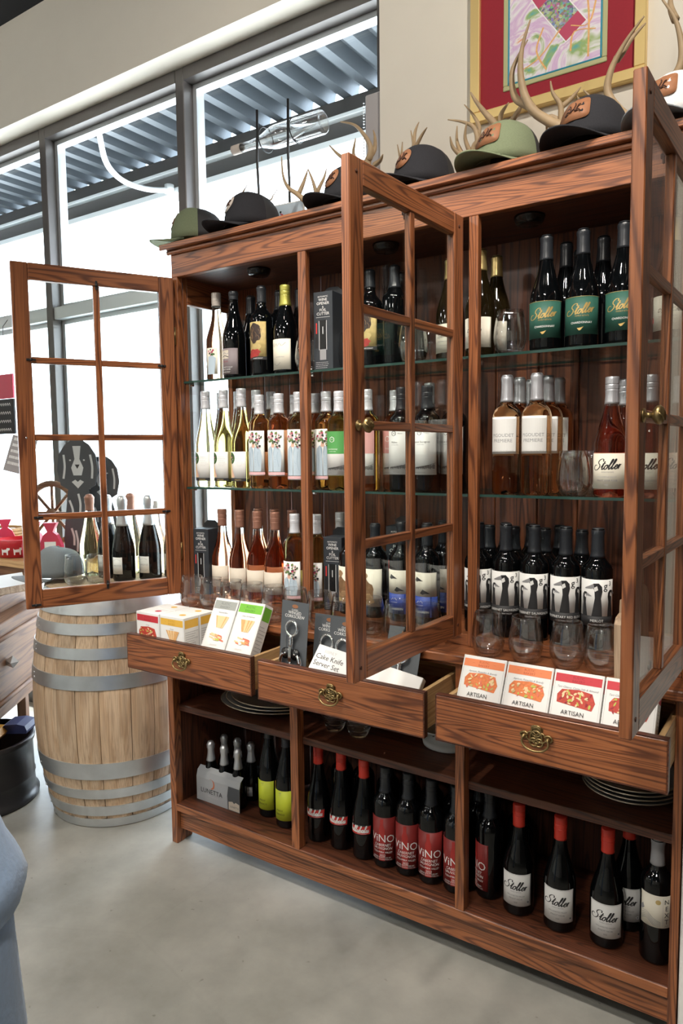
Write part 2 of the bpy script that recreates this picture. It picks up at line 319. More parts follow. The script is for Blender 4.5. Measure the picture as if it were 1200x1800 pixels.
class Pr:
    def __init__(s, r=None, base=.0006): s.r = r; s.b = base; s.o = 0; s.v = []; s.f = []; s.m = []; s.mats = []
    def mi(s, m):
        if m not in s.mats: s.mats.append(m)
        return s.mats.index(m)
    def put(s, vs, fs, m, cut=True):
        s.o += .000045; k = len(s.v); d = s.b + s.o
        if s.r:                                  # cut wide shapes into strips so that they bend with the glass
            x0 = min(v[0] for v in vs); x1 = max(v[0] for v in vs); step = .005
            if cut and x1 - x0 > step:
                bm = bmesh.new(); bv = [bm.verts.new((v[0], v[1], 0)) for v in vs]
                for f in fs:
                    try: bm.faces.new([bv[i] for i in f])
                    except ValueError: pass
                big = [f for f in bm.faces if len(f.verts) > 4]
                if big: bmesh.ops.triangulate(bm, faces=big)
                q = math.floor(x0 / step) * step + step
                while q < x1:
                    bmesh.ops.bisect_plane(bm, geom=bm.verts[:] + bm.edges[:] + bm.faces[:], dist=1e-7, plane_co=(q, 0, 0), plane_no=(1, 0, 0)); q += step
                bm.verts.index_update(); vs = [(v.co.x, v.co.y) for v in bm.verts]; fs = [tuple(v.index for v in f.verts) for f in bm.faces]; bm.free()
        for x, z in vs:
            if s.r: a = x / s.r; s.v.append(((s.r + d) * math.sin(a), -(s.r + d) * math.cos(a), z))
            else: s.v.append((x, -d, z))
        i = s.mi(m)
        for f in fs: s.f.append(tuple(q + k for q in f)); s.m.append(i)
        return s
    def rect(s, x0, z0, x1, z1, m):
        n = max(1, int(abs(x1 - x0) / .006)) if s.r else 1
        vs = [(x0 + (x1 - x0) * i / n, z) for i in range(n + 1) for z in (z0, z1)]
        return s.put(vs, [(2 * i, 2 * i + 2, 2 * i + 3, 2 * i + 1) for i in range(n)], m, False)
    def poly(s, pts, m): return s.put(pts, [tuple(range(len(pts)))], m)
    def oval(s, x, z, rx, rz, m, n=14, rot=0, jit=0, rnd=None):
        p = []
        for i in range(n):
            a = 2 * PI * i / n; q = 1 + (rnd.uniform(-jit, jit) if jit else 0); u, w = rx * q * math.cos(a), rz * q * math.sin(a)
            p.append((x + u * math.cos(rot) - w * math.sin(rot), z + u * math.sin(rot) + w * math.cos(rot)))
        return s.poly(p, m)
    def text(s, t, x, z, size, m, shear=0.0, sx=1.0, rot=0):
        vs, fs = text_mesh(t, shear); c, n = math.cos(rot), math.sin(rot)
        return s.put([(x + size * (a * sx * c - b * n), z + size * (a * sx * n + b * c)) for a, b in vs], fs, m)
    def stroke(s, pts, w, m, n=4, sm=True):
        P = spline([(p[0], p[1], 0) for p in pts], n) if sm else [Vector((p[0], p[1], 0)) for p in pts]; vs = []
        for i, p in enumerate(P):
            t = P[min(i + 1, len(P) - 1)] - P[max(i - 1, 0)]; t = t.normalized() if t.length > 1e-9 else Vector((1, 0, 0))
            ww = w * (.55 + .75 * abs(t.y)); q = Vector((-t.y, t.x, 0)) * ww / 2; vs += [(p.x + q.x, p.y + q.y), (p.x - q.x, p.y - q.y)]
        return s.put(vs, [(2 * i, 2 * i + 1, 2 * i + 3, 2 * i + 2) for i in range(len(P) - 1)], m)
    def script(s, word, x, z, size, m, w=.09, slant=.35, tilt=0.0):
        tot = sum(GLYPH[c][0] for c in word); cx = -tot / 2
        for c in word:
            ad, st = GLYPH[c]
            for k in st:
                s.stroke([(x + size * (cx + px + slant * pz), z + size * (pz + tilt * (cx + px))) for px, pz in k], w * size, m)
            cx += ad
        return s
    def lines(s, x0, x1, z, n, dz, h, m, rnd):
        for i in range(n):
            e = x1 - (x1 - x0) * rnd.uniform(0, .35); q = x0
            while q < e:
                l = rnd.uniform(.003, .008); s.rect(q, z - i * dz, min(q + l, e), z - i * dz + h, m); q += l + .0014
        return s
    def mesh(s, name):
        me = bpy.data.meshes.new(name); me.from_pydata(s.v, [], s.f)
        for m in s.mats: me.materials.append(M(m))
        me.polygons.foreach_set('material_index', s.m); me.update(); return me

# ================================================================== the setting
YW, YF, ZC = .40, .51, 3.52
fl = MB().box(-6, 5.5, -6.5, .62, -.1, 0).build('floor', 'concrete'); struct(fl)
ce = MB().box(-6.2, 5.7, -6.7, .6, ZC, ZC + .1).build('ceiling', 'ceiling_dark'); struct(ce)
struct(MB().box(.605, 5.5, YW, .62, 0, ZC).box(-6, .605, YW, .62, 3.04, ZC).build('wall_back', 'wall_paint'))
struct(MB().box(-6.2, -6, -6.5, .62, 0, ZC).build('wall_left', 'wall_paint'))
struct(MB().box(5.5, 5.7, -6.5, .62, 0, ZC).build('wall_right', 'dark_paint'))
struct(MB().box(-6.2, 5.7, -6.7, -6.5, 0, ZC).build('wall_front', 'wall_paint'))
struct(MB().box(1.667, 2.4, -.075, YW - .002, 0, .86, b=.004).build('trim_1', 'white_paint'))
dr = struct(MB().box(1.78, 2.75, YW - .05, YW - .001, .86, 3.0, b=.004).build('dark_reflection_panel', 'dark_oakZ'))  # unseen dark panel, added so the right cabinet door's panes reflect something dark
for i in range(6):                       # storefront windows, right to left
    x1 = .605 - i * .985 if i == 0 else .525 - i * .985 + .025; x0 = .525 - (i + 1) * .985 - .025
    x0 = max(x0, -5.99); xl = x0 + .05; xr = (x1 - .075) if i == 0 else x1 - .05
    w = MB().box(x0, xl, YF, .617, .0, 3.037, b=.003)
    if i == 0: w.box(xr, x1 - .002, YF, .617, 0, 3.037)
    w.box(xl, x1 - .05 if i else xr, YF, .617, 2.985, 3.037).box(xl, x1 - .05 if i else xr, YF, .617, 0, .10)
    wo = struct(w.build('window_%d' % (i + 1), 'frame_metal'))
    a, b = xl, (x1 - .05 if i else xr)
    MB().box(a, b, YF + .01, .615, 2.09, 2.15, b=.002).build('transom', 'light_metal', wo)  # paler than the frame: window glare is put into the bar's colour
    for z0, z1 in ((.10, 2.09), (2.15, 2.985)):
        MB().box(a, b, .578, .586, z0, z1).build('pane', 'window_glass', wo)
        st = MB()
        st.box(a, a + .022, .566, .612, z0, z1).box(b - .022, b, .566, .612, z0, z1).box(a + .022, b - .022, .566, .612, z1 - .022, z1).box(a + .022, b - .022, .566, .612, z0, z0 + .022)
        st.build('glazing_bead', 'light_metal', wo)
struct(MB().box(-25, 25, .62, 40, -.12, -.02).build('ground', 'concrete_out'))
can = thing('entrance_canopy', 'corrugated grey metal canopy outside above the windows', 'canopy', (0, 1.6, 3.04))
cm = MB(); x = -6.0; P = []
while x < 3:
    P += [(x, 3.37), (x + .07, 3.37), (x + .085, 3.30), (x + .14, 3.30)]; x += .155
    if x >= 3: P.append((3, 3.37))
n = len(P); vs = [(px, .64, pz) for px, pz in P] + [(px, 1.66, pz) for px, pz in P] + [(px, .64, pz + .006) for px, pz in P] + [(px, 1.66, pz + .006) for px, pz in P]
fs = []
for i in range(n - 1):
    fs += [(i, i + 1, i + 1 + n, i + n), (i + 2 * n, i + 3 * n, i + 1 + 3 * n, i + 1 + 2 * n)]
cm.add([(a, b - 1.6, c - 3.04) for a, b, c in vs], fs).build('corrugated_deck', 'deck_steel', can)
for nm, y0, y1, z0, z1, mt in (('beam_web', 1.60, 1.615, 3.08, 3.30, 'frame_metal'), ('beam_flange', 1.56, 1.66, 3.185, 3.205, 'steel_white'), ('beam_flange', 1.55, 1.67, 3.045, 3.08, 'steel_white'), ('ledger', .63, .70, 3.20, 3.298, 'steel_white')):
    MB().box(-6, 3, y0 - 1.6, y1 - 1.6, z0 - 3.04, z1 - 3.04, b=.002).build(nm, mt, can)
for k, px in enumerate((-4.2, 2.6)): MB().box(px, px + .12, -.02, .10, -3.06, 0.0, b=.004).build('column', 'frame_metal', can)
hk = MB().tube(spline([(-1.30, .75, 3.06), (-1.40, .86, 2.99), (-1.50, 1.0, 2.98), (-1.60, 1.18, 3.0), (-1.62, 1.36, 3.02), (-1.61, 1.52, 3.06)], 6), .016, 8).lathe([(0, 0), (.03, 0), (.03, .05), (0, .05)], 12, c=(-1.61, 1.52, 3.04))
tag(hk.build('flexible_conduit', 'steel_white'), 'curved white conduit under the canopy, seen through the window', 'conduit')

# ================================================================== the cabinet
CAB = thing('display_cabinet', 'large red oak display cabinet with open glazed doors and pulled-out drawers', 'cabinet', (.83, .1, 0))
def cp(name, x0, x1, y0, y1, z0, z1, mt, b=.0015, parent=None):
    cx, cy, cz = (x0 + x1) / 2, (y0 + y1) / 2, (z0 + z1) / 2
    p = parent or CAB
    return MB().box(x0 - cx, x1 - cx, y0 - cy, y1 - cy, z0 - cz, z1 - cz, b=b).build(name, mt, p, (cx - p.location.x, cy - p.location.y, cz - p.location.z))
XR, YB, YL = 1.664, .315, -.077
ST = ((0, .0276), (.547, .5768), (1.1083, 1.1347), (1.645, XR))      # stiles
ZT = .86                                                                # counter top
# upper section
for a, b in ST: cp('upper_post', a, b, 0, .022, ZT, 2.0, 'oakZ')
cp('header', 0, XR, 0, .024, 2.0, 2.075, 'oakX'); cp('header_moulding', -.012, XR, -.012, .02, 2.075, 2.089, 'oakX', b=.004)
cp('cornice', -.028, XR + .0, -.028, YB + .01, 2.089, 2.108, 'oakX', b=.002)
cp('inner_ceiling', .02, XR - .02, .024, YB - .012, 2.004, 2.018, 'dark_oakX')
cp('bottom_rail', .0276, XR - .02, .004, .026, ZT, .892, 'oakX'); cp('upper_floor', .02, XR - .015, .026, YB - .012, ZT + .012, .89, 'oakX')
# glazed left side of the upper section
cp('side_stile', .0, .022, .03, .05, ZT, 2.075, 'oakZ'); cp('side_stile', 0, .022, .272, YB, ZT, 2.075, 'oakZ')
cp('side_rail', 0, .022, .05, .272, 1.915, 2.075, 'oakY'); cp('side_rail', 0, .022, .05, .272, ZT, .92, 'oakY')
cp('side_pane', .008, .012, .05, .272, .92, 1.915, 'pane', b=0)
cp('side_panel', XR - .018, XR, .03, YB, ZT, 2.075, 'oakZ')
x = .022; k = 0
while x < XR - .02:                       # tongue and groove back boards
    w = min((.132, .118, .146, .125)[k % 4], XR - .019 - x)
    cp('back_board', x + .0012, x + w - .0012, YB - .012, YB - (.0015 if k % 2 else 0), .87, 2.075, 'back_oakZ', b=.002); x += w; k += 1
for z in (1.269, 1.638):
    s = cp('glass_shelf', .024, XR - .02, .018, YB - .02, z, z + .007, 'shelf_glass', b=0)
    s.data.materials.append(M('shelf_edge'))
    for p in s.data.polygons:
        if abs(p.normal.z) < .5: p.material_index = 1
    for px in (.03, .56, 1.12, 1.64): cp('shelf_pin', px - .005, px + .005, .05, .062, z - .008, z - .0005, 'chrome')
for px in (.31, .80, 1.235): MB().lathe([(0, -.022), (.03, -.022), (.036, -.016), (.04, -.004), (.04, 0), (0, 0)], 24).build('puck_light', 'black_gloss', CAB, (px - .83, .10 - .1, 2.0035))
# lower section
cp('counter', -.006, XR, -.098, YB + .005, .836, ZT, 'oakX', b=.003)
for i, (a, b) in enumerate(ST):
    cp('lower_post', a, b, YL, YL + .034, 0 if i in (0, 3) else .1479, .836, 'oakZ')
cp('foot', .002, .0256, YL + .034, YL + .075, 0, .12, 'oakZ'); cp('foot', 0, .05, .25, YB, 0, .12, 'oakZ'); cp('foot', XR - .05, XR, .25, YB, 0, .12, 'oakZ')
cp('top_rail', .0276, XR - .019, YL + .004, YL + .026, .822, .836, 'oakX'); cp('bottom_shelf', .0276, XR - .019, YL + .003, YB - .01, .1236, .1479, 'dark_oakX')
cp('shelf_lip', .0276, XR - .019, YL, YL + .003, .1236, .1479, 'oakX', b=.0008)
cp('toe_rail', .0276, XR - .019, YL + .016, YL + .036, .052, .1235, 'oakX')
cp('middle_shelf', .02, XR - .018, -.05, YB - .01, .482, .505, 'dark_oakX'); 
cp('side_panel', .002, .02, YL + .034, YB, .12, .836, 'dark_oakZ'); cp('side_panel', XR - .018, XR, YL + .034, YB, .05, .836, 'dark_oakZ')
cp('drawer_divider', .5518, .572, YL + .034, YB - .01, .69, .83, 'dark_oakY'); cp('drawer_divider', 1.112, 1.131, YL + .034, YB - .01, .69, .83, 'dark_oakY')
x = .02; k = 0
while x < XR - .02:
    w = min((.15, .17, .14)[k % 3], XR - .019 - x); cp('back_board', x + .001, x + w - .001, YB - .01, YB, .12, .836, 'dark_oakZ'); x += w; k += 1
# doors
def door(hx, hy, ang, knob_out, name='door'):
    """frame along local +x from the hinge, outer face at y=0, inner face at y=T"""
    Wd, T, Z0, Z1 = .510, .022, .8984, 1.9949; S, RT, RB = .05, .053, .06
    m = MB()
    m.box(0, S, 0, T, Z0, Z1, 0, .002).box(Wd - S, Wd, 0, T, Z0, Z1, 0, .002)
    m.box(S, Wd - S, 0, T, Z1 - RT, Z1, 1, .002).box(S, Wd - S, 0, T, Z0, Z0 + RB, 1, .002)
    d = m.build(name, ['oakZ', 'oakX'], CAB, (hx - .83, hy - .1, 0), (0, 0, ang))
    xs = (S, Wd / 2 - .01, Wd / 2 + .01, Wd - S); zs = [Z0 + RB, 1.184, 1.204, 1.44, 1.46, 1.684, 1.704, Z1 - RT]
    MB().box(xs[1], xs[2], .002, T - .003, zs[0], zs[-1], b=.002).build('muntin', 'oakZ', d)
    for k in (1, 3, 5):
        for a, b in ((xs[0], xs[1]), (xs[2], xs[3])): MB().box(a, b, .0025, T - .004, zs[k], zs[k + 1], b=.002).build('muntin', 'oakX', d)
    for k in (0, 2, 4, 6):
        for a, b in ((xs[0], xs[1]), (xs[2], xs[3])): MB().box(a - .0, b + .0, .010, .013, zs[k], zs[k + 1]).build('pane', 'pane', d)
    kb = MB(); q = Matrix.Translation((Wd - .024, 0, 1.449)) @ Matrix.Rotation(PI / 2, 4, 'X')
    kb.lathe([(0, 0), (.012, 0), (.012, .003), (.005, .005), (.0045, .014), (.010, .017), (.0155, .022), (.0165, .027), (.012, .032), (0, .034)], 20, mtx=q)
    for i in range(9):
        a = -1.1 + i * .275; kb.tube([(Wd - .024 + .004 * math.sin(a), -.0335, 1.449 - .010 + .004 * math.cos(a)), (Wd - .024 + .012 * math.sin(a), -.033, 1.449 - .008 + .014 * math.cos(a)), (Wd - .024 + .0165 * math.sin(a), -.027, 1.449 - .006 + .019 * math.cos(a))], .0017, 5)
    kb.build('shell_knob', 'brass', d)
    sc = MB().lathe([(0, 0), (.004, 0), (.003, .002), (0, .003)], 10, mtx=Matrix.Translation((Wd - .024, T, 1.449)) @ Matrix.Rotation(-PI / 2, 4, 'X')); sc.build('knob_screw', 'chrome', d)
    for cx, cz, r in ((Wd / 2, Z0 + RB - .002, 0), (Wd / 2, Z1 - RT + .002, 0), (S - .002, 1.194, 1), (Wd - S + .002, 1.194, 1), (S - .002, 1.694, 1), (Wd - S + .002, 1.694, 1), (Wd - .03, Z0 + .012, 1)):
        c = MB()
        if r: c.box(cx - .014, cx + .014, T, T + .004, cz - .0035, cz + .0035, b=.001)
        else: c.box(cx - .0035, cx + .0035, T, T + .004, cz - .014, cz + .014, b=.001)
        c.lathe([(0, 0), (.005, 0), (.0045, .003), (0, .004)], 10, mtx=Matrix.Translation((cx, T + .004, cz)) @ Matrix.Rotation(-PI / 2, 4, 'X')).build('glass_clip', 'black', d)
    for cz in (1.05, 1.80): MB().lathe([(0, -.03), (.005, -.03), (.005, .03), (0, .03)], 10, c=(-.004, T / 2, cz)).build('hinge', 'brass', d)
    for cz in (Z0 + .03, Z1 - .03):
        for cx in (.025, Wd - .025): MB().lathe([(0, 0), (.0042, 0), (.0042, .0012), (0, .0012)], 12, mtx=Matrix.Translation((cx, 0, cz)) @ Matrix.Rotation(PI / 2, 4, 'X')).build('peg', 'dark_oakX', d)
    return d
def aim(hx, hy, fx, fy): return math.atan2(fy - hy, fx - hx)
def flip(d):                             # hinge on the right: outer face must look the other way
    for o in [d] + list(d.children): pass
d1 = door(.002, -.003, aim(0, 0, -.2347, -.4576), False)
# doors hinged on the right are mirror images: build along -x by mirroring the mesh data
def mirror(d):
    for o in [d] + list(d.children):
        me = o.data
        for v in me.vertices: v.co.y = -v.co.y
        me.flip_normals(); me.update()
d2 = door(1.103, -.022, aim(1.103, -.022, 1.0841, -.5309), True); mirror(d2)
d3 = door(1.655, -.022, aim(1.655, -.022, 1.6454, -.534), True); mirror(d3)
# drawers
def pull(parent, x, y, z):
    p = MB(); q = lambda u, w, d=0: (x + u, y - .004 - d, z + w)
    for cx, cz, r in ((-.011, .004, .011), (.011, .004, .011), (0, .016, .011), (-.006, -.008, .009), (.006, -.008, .009), (0, .004, .014)):
        p.tube([q(cx + r * math.cos(t * PI / 8), cz + r * math.sin(t * PI / 8)) for t in range(16)], .0022, 6, closed=True)
    for s_ in (-1, 1):
        p.tube(spline([q(0, .03), q(s_ * .008, .028), q(s_ * .01, .021)], 4), .0025, 6)
        p.tube(spline([q(s_ * .018, .008), q(s_ * .028, .012), q(s_ * .036, .006), q(s_ * .03, -.002), q(s_ * .02, 0)], 4), .0026, 6)
        p.lathe([(0, 0), (.005, 0), (.005, .006), (.003, .012), (0, .013)], 10, mtx=Matrix.Translation((x + s_ * .027, y, z + .004)) @ Matrix.Rotation(PI / 2, 4, 'X'))
    p.tube(spline([q(-.027, .004, .007), q(-.03, -.008, .010), q(-.020, -.019, .012), (q(-.006, -.023, .013)), q(.006, -.023, .013), q(.020, -.019, .012), q(.03, -.008, .010), q(.027, .004, .007)], 5), .0026, 8)
    p.box(x - .014, x + .014, y - .0015, y, z - .004, z + .026)
    return p.build('pull', 'brass', parent)
DZ0, DZ1 = .6915, .8051
def drawer(a, b, yf):
    f = MB().box(a, b, yf, yf + .018, DZ0, DZ1, b=.003)
    ln = MB()
    d = obj('drawer', f.mesh('drawer', ['oakX']), CAB, (-.83, -.1, 0))
    for (x0, x1, z0, z1) in ((a - .0005, b + .0005, DZ1 - .002, DZ1 + .001), (a - .0005, b + .0005, DZ0 - .001, DZ0 + .002), (a - .001, a + .002, DZ0 + .002, DZ1 - .002), (b - .002, b + .001, DZ0 + .002, DZ1 - .002)):
        MB().box(x0, x1, yf + .001, yf + .0185, z0, z1).build('edge_bead', 'dark_oakX', d)
    L = YL + .24
    MB().box(a + .014, a + .026, yf + .018, L, DZ0 + .006, DZ1 - .008).build('drawer_side', 'pineY', d); MB().box(b - .026, b - .014, yf + .018, L, DZ0 + .006, DZ1 - .008).build('drawer_side', 'pineY', d)
    MB().box(a + .026, b - .026, yf + .018, L, DZ0 + .010, DZ0 + .016).build('drawer_bottom', 'pineY', d); MB().box(a + .026, b - .026, L - .012, L, DZ0 + .016, DZ1 - .012).build('drawer_back', 'pineX', d)
    pull(d, (a + b) / 2 - .01, yf, (DZ0 + DZ1) / 2 + .002); return d
DR = [drawer(.012, .5482, -.2558), drawer(.5809, 1.1105, -.2621), drawer(1.1386, 1.6599, -.2543)]

# ================================================================== bottles
def prof_bord(H=.30, r=.0370, sh=.190):
    k = H - .30; s = sh
    return [(0, .012), (.022, .004), (.031, 0), (r - .002, .002), (r, .008), (r, s), (r - .0012, s + .009), (r - .005, s + .018), (r - .013, s + .027), (.0185, s + .036), (.0155, s + .048), (.0142, H - .03), (.0142, H - .014), (.0152, H - .013), (.0152, H - .002), (.012, H), (0, H)]
def prof_burg(H=.30, r=.0405, sh=.135):
    return [(0, .014), (.024, .004), (.034, 0), (r - .002, .002), (r, .008), (r, sh), (r - .002, sh + .014), (r - .0075, sh + .034), (r - .0155, sh + .058), (r - .0205, sh + .078), (.0168, sh + .095), (.0150, sh + .115), (.0145, H - .014), (.0155, H - .013), (.0155, H - .002), (.012, H), (0, H)]
def prof_flute(H=.335, r=.0375, sh=.145):
    L = H - sh
    return [(0, .010), (.022, .003), (.031, 0), (r - .002, .002), (r, .008), (r, sh), (r - .0015, sh + L * .08), (r - .006, sh + L * .2), (r - .012, sh + L * .34), (r - .0175, sh + L * .5), (.0165, sh + L * .63), (.0148, sh + L * .76), (.0143, H - .014), (.0152, H - .013), (.0152, H - .002), (.012, H), (0, H)]
def prof_champ(H=.325, r=.044, sh=.12):
    L = H - sh
    return [(0, .018), (.026, .004), (.036, 0), (r - .002, .002), (r, .009), (r, sh), (r - .0025, sh + L * .10), (r - .010, sh + L * .27), (r - .019, sh + L * .45), (.0205, sh + L * .58), (.0165, sh + L * .72), (.0155, H - .032), (.0175, H - .030), (.0175, H - .022), (.0165, H - .018), (.017, H - .004), (.012, H), (0, H)]
def refine(p):
    out = []
    for (a, b) in zip(p[:-1], p[1:]):
        out.append(a)
    out.append(p[-1]); return out
def radius_at(p, z):
    q = [t for t in p if t[0] > .001]
    for (r0, z0), (r1, z1) in zip(q[2:-1], q[3:]):
        if z0 <= z <= z1 and z1 > z0: return r0 + (r1 - r0) * (z - z0) / (z1 - z0)
    return q[-1][0]
STY = {}
def style(key, prof, glass, cap, cz, labels=(), fill=None, screw=True, bulge=0, capname='screw_cap'):
    """glass: material, or (liquid, glass) split at the fill height; labels: (half angle, z0, z1, material, print function, part name)"""
    parts = []; H = prof[-1][1]
    body = MB()
    if isinstance(glass, tuple):
        p2 = []
        for i, (r, z) in enumerate(prof):
            if i and prof[i - 1][1] < fill < z and prof[i - 1][0] > .001: p2.append((radius_at(prof, fill), fill))
            p2.append((r, z))
        zs = [z for r, z in p2]
        body.lathe(p2, 28, mfun=lambda k: 0 if (zs[k] + zs[k + 1]) / 2 < fill else 1); parts.append(('bottle_glass', body.mesh('bottle_glass', [M(g) for g in glass]), None))
    else:
        body.lathe(prof, 28); parts.append(('bottle_glass', body.mesh('bottle_glass', [M(glass)]), None))
    if cap:
        c = MB(); t = .0011; P = []
        n = 12
        for i in range(n + 1):
            z = cz + (H - .0005 - cz) * i / n; P.append((radius_at(prof, z) + t + (bulge * max(0, (i / n - .55)) if bulge else 0), z))
        if screw:
            ru = max(.0158, P[-2][0]); P = [(r if z < H - .036 else ru, z) for r, z in P]
            P2 = []
            for r, z in P: P2.append((r, z))
            P2 = [(radius_at(prof, cz) + .0001, cz)] + P2
            for g in (H - .030, H - .017): P2 += [(ru, g - .0012), (ru - .0012, g), (ru, g + .0012)]
            P2 = [P2[0]] + sorted(P2[1:], key=lambda q: q[1]); P = P2
        else: P = [(radius_at(prof, cz) + .0001, cz)] + P + [(P[-1][0] - .001, H + .001)]
        e = P[-1]; P += [(e[0] - .0012, H + .0012), (0, H + .0014)]
        if bulge: P = P[:-2] + [(e[0] * .8, H + .006), (0, H + .009)]
        c.lathe(P, 22); parts.append((capname, c.mesh(capname, [M(cap)]), None))
    for li, (ha, z0, z1, mt, pf, nm) in enumerate(labels):
        r = radius_at(prof, z0 + .001); lab = MB(); n = 18; vs = []; fs = []
        ctr = 0
        if isinstance(ha, tuple): ctr, ha = ha
        for i in range(n + 1):
            a = ctr - ha + 2 * ha * i / n
            for rr in (r + .0005, r - .0004):
                vs += [(rr * math.sin(a), -rr * math.cos(a), z0), (rr * math.sin(a), -rr * math.cos(a), z1)]
        for i in range(n):
            o = i * 4; fs += [(o, o + 4, o + 5, o + 1), (o, o + 2, o + 6, o + 4), (o + 1, o + 5, o + 7, o + 3)]
        fs += [(0, 1, 3, 2), (n * 4, n * 4 + 2, n * 4 + 3, n * 4 + 1)]
        lab.add(vs, fs, 0, False)
        for i in range(0, len(lab.sm)): lab.sm[i] = (len(lab.f[i]) == 4 and i < 3 * n and i % 3 == 0)
        parts.append((nm, lab.mesh(nm, [M(mt)]), None)); pi = len(parts) - 1
        if pf:
            pr = Pr(r, .0007); pf(pr, r * ha, z0, z1); parts.append(('print', pr.mesh('print'), pi))
    STY[key] = parts
RN = random.Random(3)
# ---- label drawings: pr, half width, bottom, top
def L_chard(p, w, a, b):
    p.script('Stoller', -.002, a + .050, .0215, 'gold_ink', .10, .38, .10); p.text('FAMILY ESTATE', .004, a + .043, .0048, 'gold_ink'); p.text('CHARDONNAY', .003, a + .026, .0072, 'white_ink')
    p.poly([(-.007, a + .015), (.001, a + .016), (.008, a + .018), (.002, a + .0105), (-.002, a + .009)], 'gold_ink'); p.rect(-w, b - .0012, w, b - .0004, 'gold_ink')
def L_srose(p, w, a, b):
    p.script('Stoller', -.002, a + .048, .0215, 'ink', .10, .38, .06); p.text('FAMILY ESTATE', .002, a + .040, .0042, 'grey_ink'); p.text('WILLAMETTE VALLEY', 0, a + .028, .0050, 'pale_ink'); p.text('PINOT NOIR ROSE', 0, a + .019, .0060, 'grey_ink'); p.text('2022', 0, a + .009, .0045, 'pale_ink')
def L_spinot(p, w, a, b):
    for k in (.0016,):
        p.stroke([(-w + k, a + k), (w - k, a + k), (w - k, b - k), (-w + k, b - k), (-w + k, a + k)], .0007, 'grey_ink', sm=False)
    p.script('Stoller', -.004, a + .045, .0205, 'ink', .10, .38, -.02); p.text('FAMILY ESTATE', 0, a + .038, .0042, 'grey_ink'); p.text('WILLAMETTE VALLEY', 0, a + .027, .0050, 'grey_ink'); p.text('PINOT NOIR', 0, a + .018, .0062, 'grey_ink'); p.text('2020', 0, a + .009, .0045, 'grey_ink')
    p.oval(w - .010, a + .012, .004, .004, 'pale_ink'); p.oval(w - .010, a + .012, .002, .002, 'ink')
def L_pig(p, w, a, b):
    p.rect(-w + .002, a + .006, w - .002, b - .006, 'paper'); p.poly([(-.012, a + .012), (.016, a + .012), (.004, b - .006), (-.006, b - .02)], 'pale_ink') if False else None
    p.text('PIGOUDET', 0, a + .044, .0125, 'grey_ink'); p.text('PREMIERE', 0, a + .030, .0125, 'grey_ink'); p.text('COTEAUX D AIX EN PROVENCE', 0, a + .006, .0042, 'pale_ink')
def goose(p, x, z, h, flip, s=1.0):
    f = -1 if flip else 1
    q = lambda u, v: (x + f * u * s, z + v * h)
    p.poly([q(-.011, 0), q(.009, 0), q(.008, .30), q(.0065, .55), q(.009, .75), q(.008, .90), q(.002, 1.0), q(-.008, .99), q(-.012, .90), q(-.006, .80), q(-.005, .55), q(-.008, .25)], 'ink')
    p.poly([q(-.008, .98), q(-.013, .94), q(-.026, .84), q(-.024, .82), q(-.012, .83), q(-.006, .86)], 'grey_ink')
    p.poly([q(-.005, .74), q(.001, .80), q(-.001, .92), q(-.007, .86)], 'white_ink')
def L_g3(p, w, a, b, word='CABERNET SAUVIGNON'):
    goose(p, -.030, a + .0, .060, True, .75); goose(p, .036, a + .0, .066, True, .85); goose(p, .003, a + .0, .083, False, 1.25)
    p.text('g', .022, b - .024, .026, 'ink', sx=.95); p.text('3', .034, b - .015, .016, 'ink')
def L_g3band(word):
    def f(p, w, a, b):
        p.text(word, .002, a + .011, .0092, 'white_ink', sx=.92); p.text('COLUMBIA VALLEY', .002, a + .003, .0048, 'pale_ink')
    return f
def L_vino(p, w, a, b):
    p.rect(-.010, a, .008, b - .036, 'vino_bright'); p.poly([(-.010, b - .036), (.008, b - .036), (.004, b - .022), (.004, b - .004), (-.006, b - .004), (-.006, b - .022)], 'vino_bright')
    p.text('ViNO', .0, a + .058, .033, 'white_ink', sx=.98)
    for i, (t, s) in enumerate((('CABERNET', .0115), ('SAUVIGNON', .0115), ('COLUMBIA VALLEY', .0078), ('2022', .0098))):
        p.text(t, .001, a + .045 - i * .0105, s, 'white_ink', shear=.1, sx=.9)
    p.text('VINTED & BOTTLED BY', -.002, a + .0085, .0055, 'white_ink'); p.text('MATTAWA WASHINGTON, USA', -.002, a + .003, .0045, 'white_ink')
def L_hull(p, w, a, b):
    p.poly([(-.036, a + .001), (.034, a + .005), (.037, b - .002), (-.034, b - .006)], 'red_ink'); p.script('hullubalu', -.004, a + .009, .0185, 'white_ink', .13, .25, .04); p.rect(-.006, a + .0055, .022, a + .0062, 'white_ink')
def L_lime(p, w, a, b):
    p.text('PINOT', -.006, a + .030, .0088, 'ink'); p.text('BIANCO', -.004, a + .018, .0088, 'ink'); p.text('WINE', -.004, b - .010, .0045, 'grey_ink'); p.text('ITALY', -.004, b - .017, .0035, 'grey_ink')
def L_next(p, w, a, b):
    for i in range(5):
        p.stroke([(-w + .002, a + .030 - i * .005), (-.020, a + .034 - i * .004), (-.004, a + .022 - i * .004), (.012, a + .014 - i * .0025)], .0011, 'grey_ink')
    p.poly([(-w, a + .042), (-w + .008, a + .050), (-w + .012, a + .040), (-w + .006, a + .034), (-w, a + .034)], 'grey_ink'); p.oval(.006, b - .016, .006, .006, 'art_gold')
    p.rect(.0165, a + .004, .0172, b - .004, 'pale_ink')
    for i, c in enumerate('NEXT'): p.text(c, .026, b - .020 - i * .0165, .0165, 'ink')
    p.text('2021', .026, a + .004, .005, 'grey_ink')
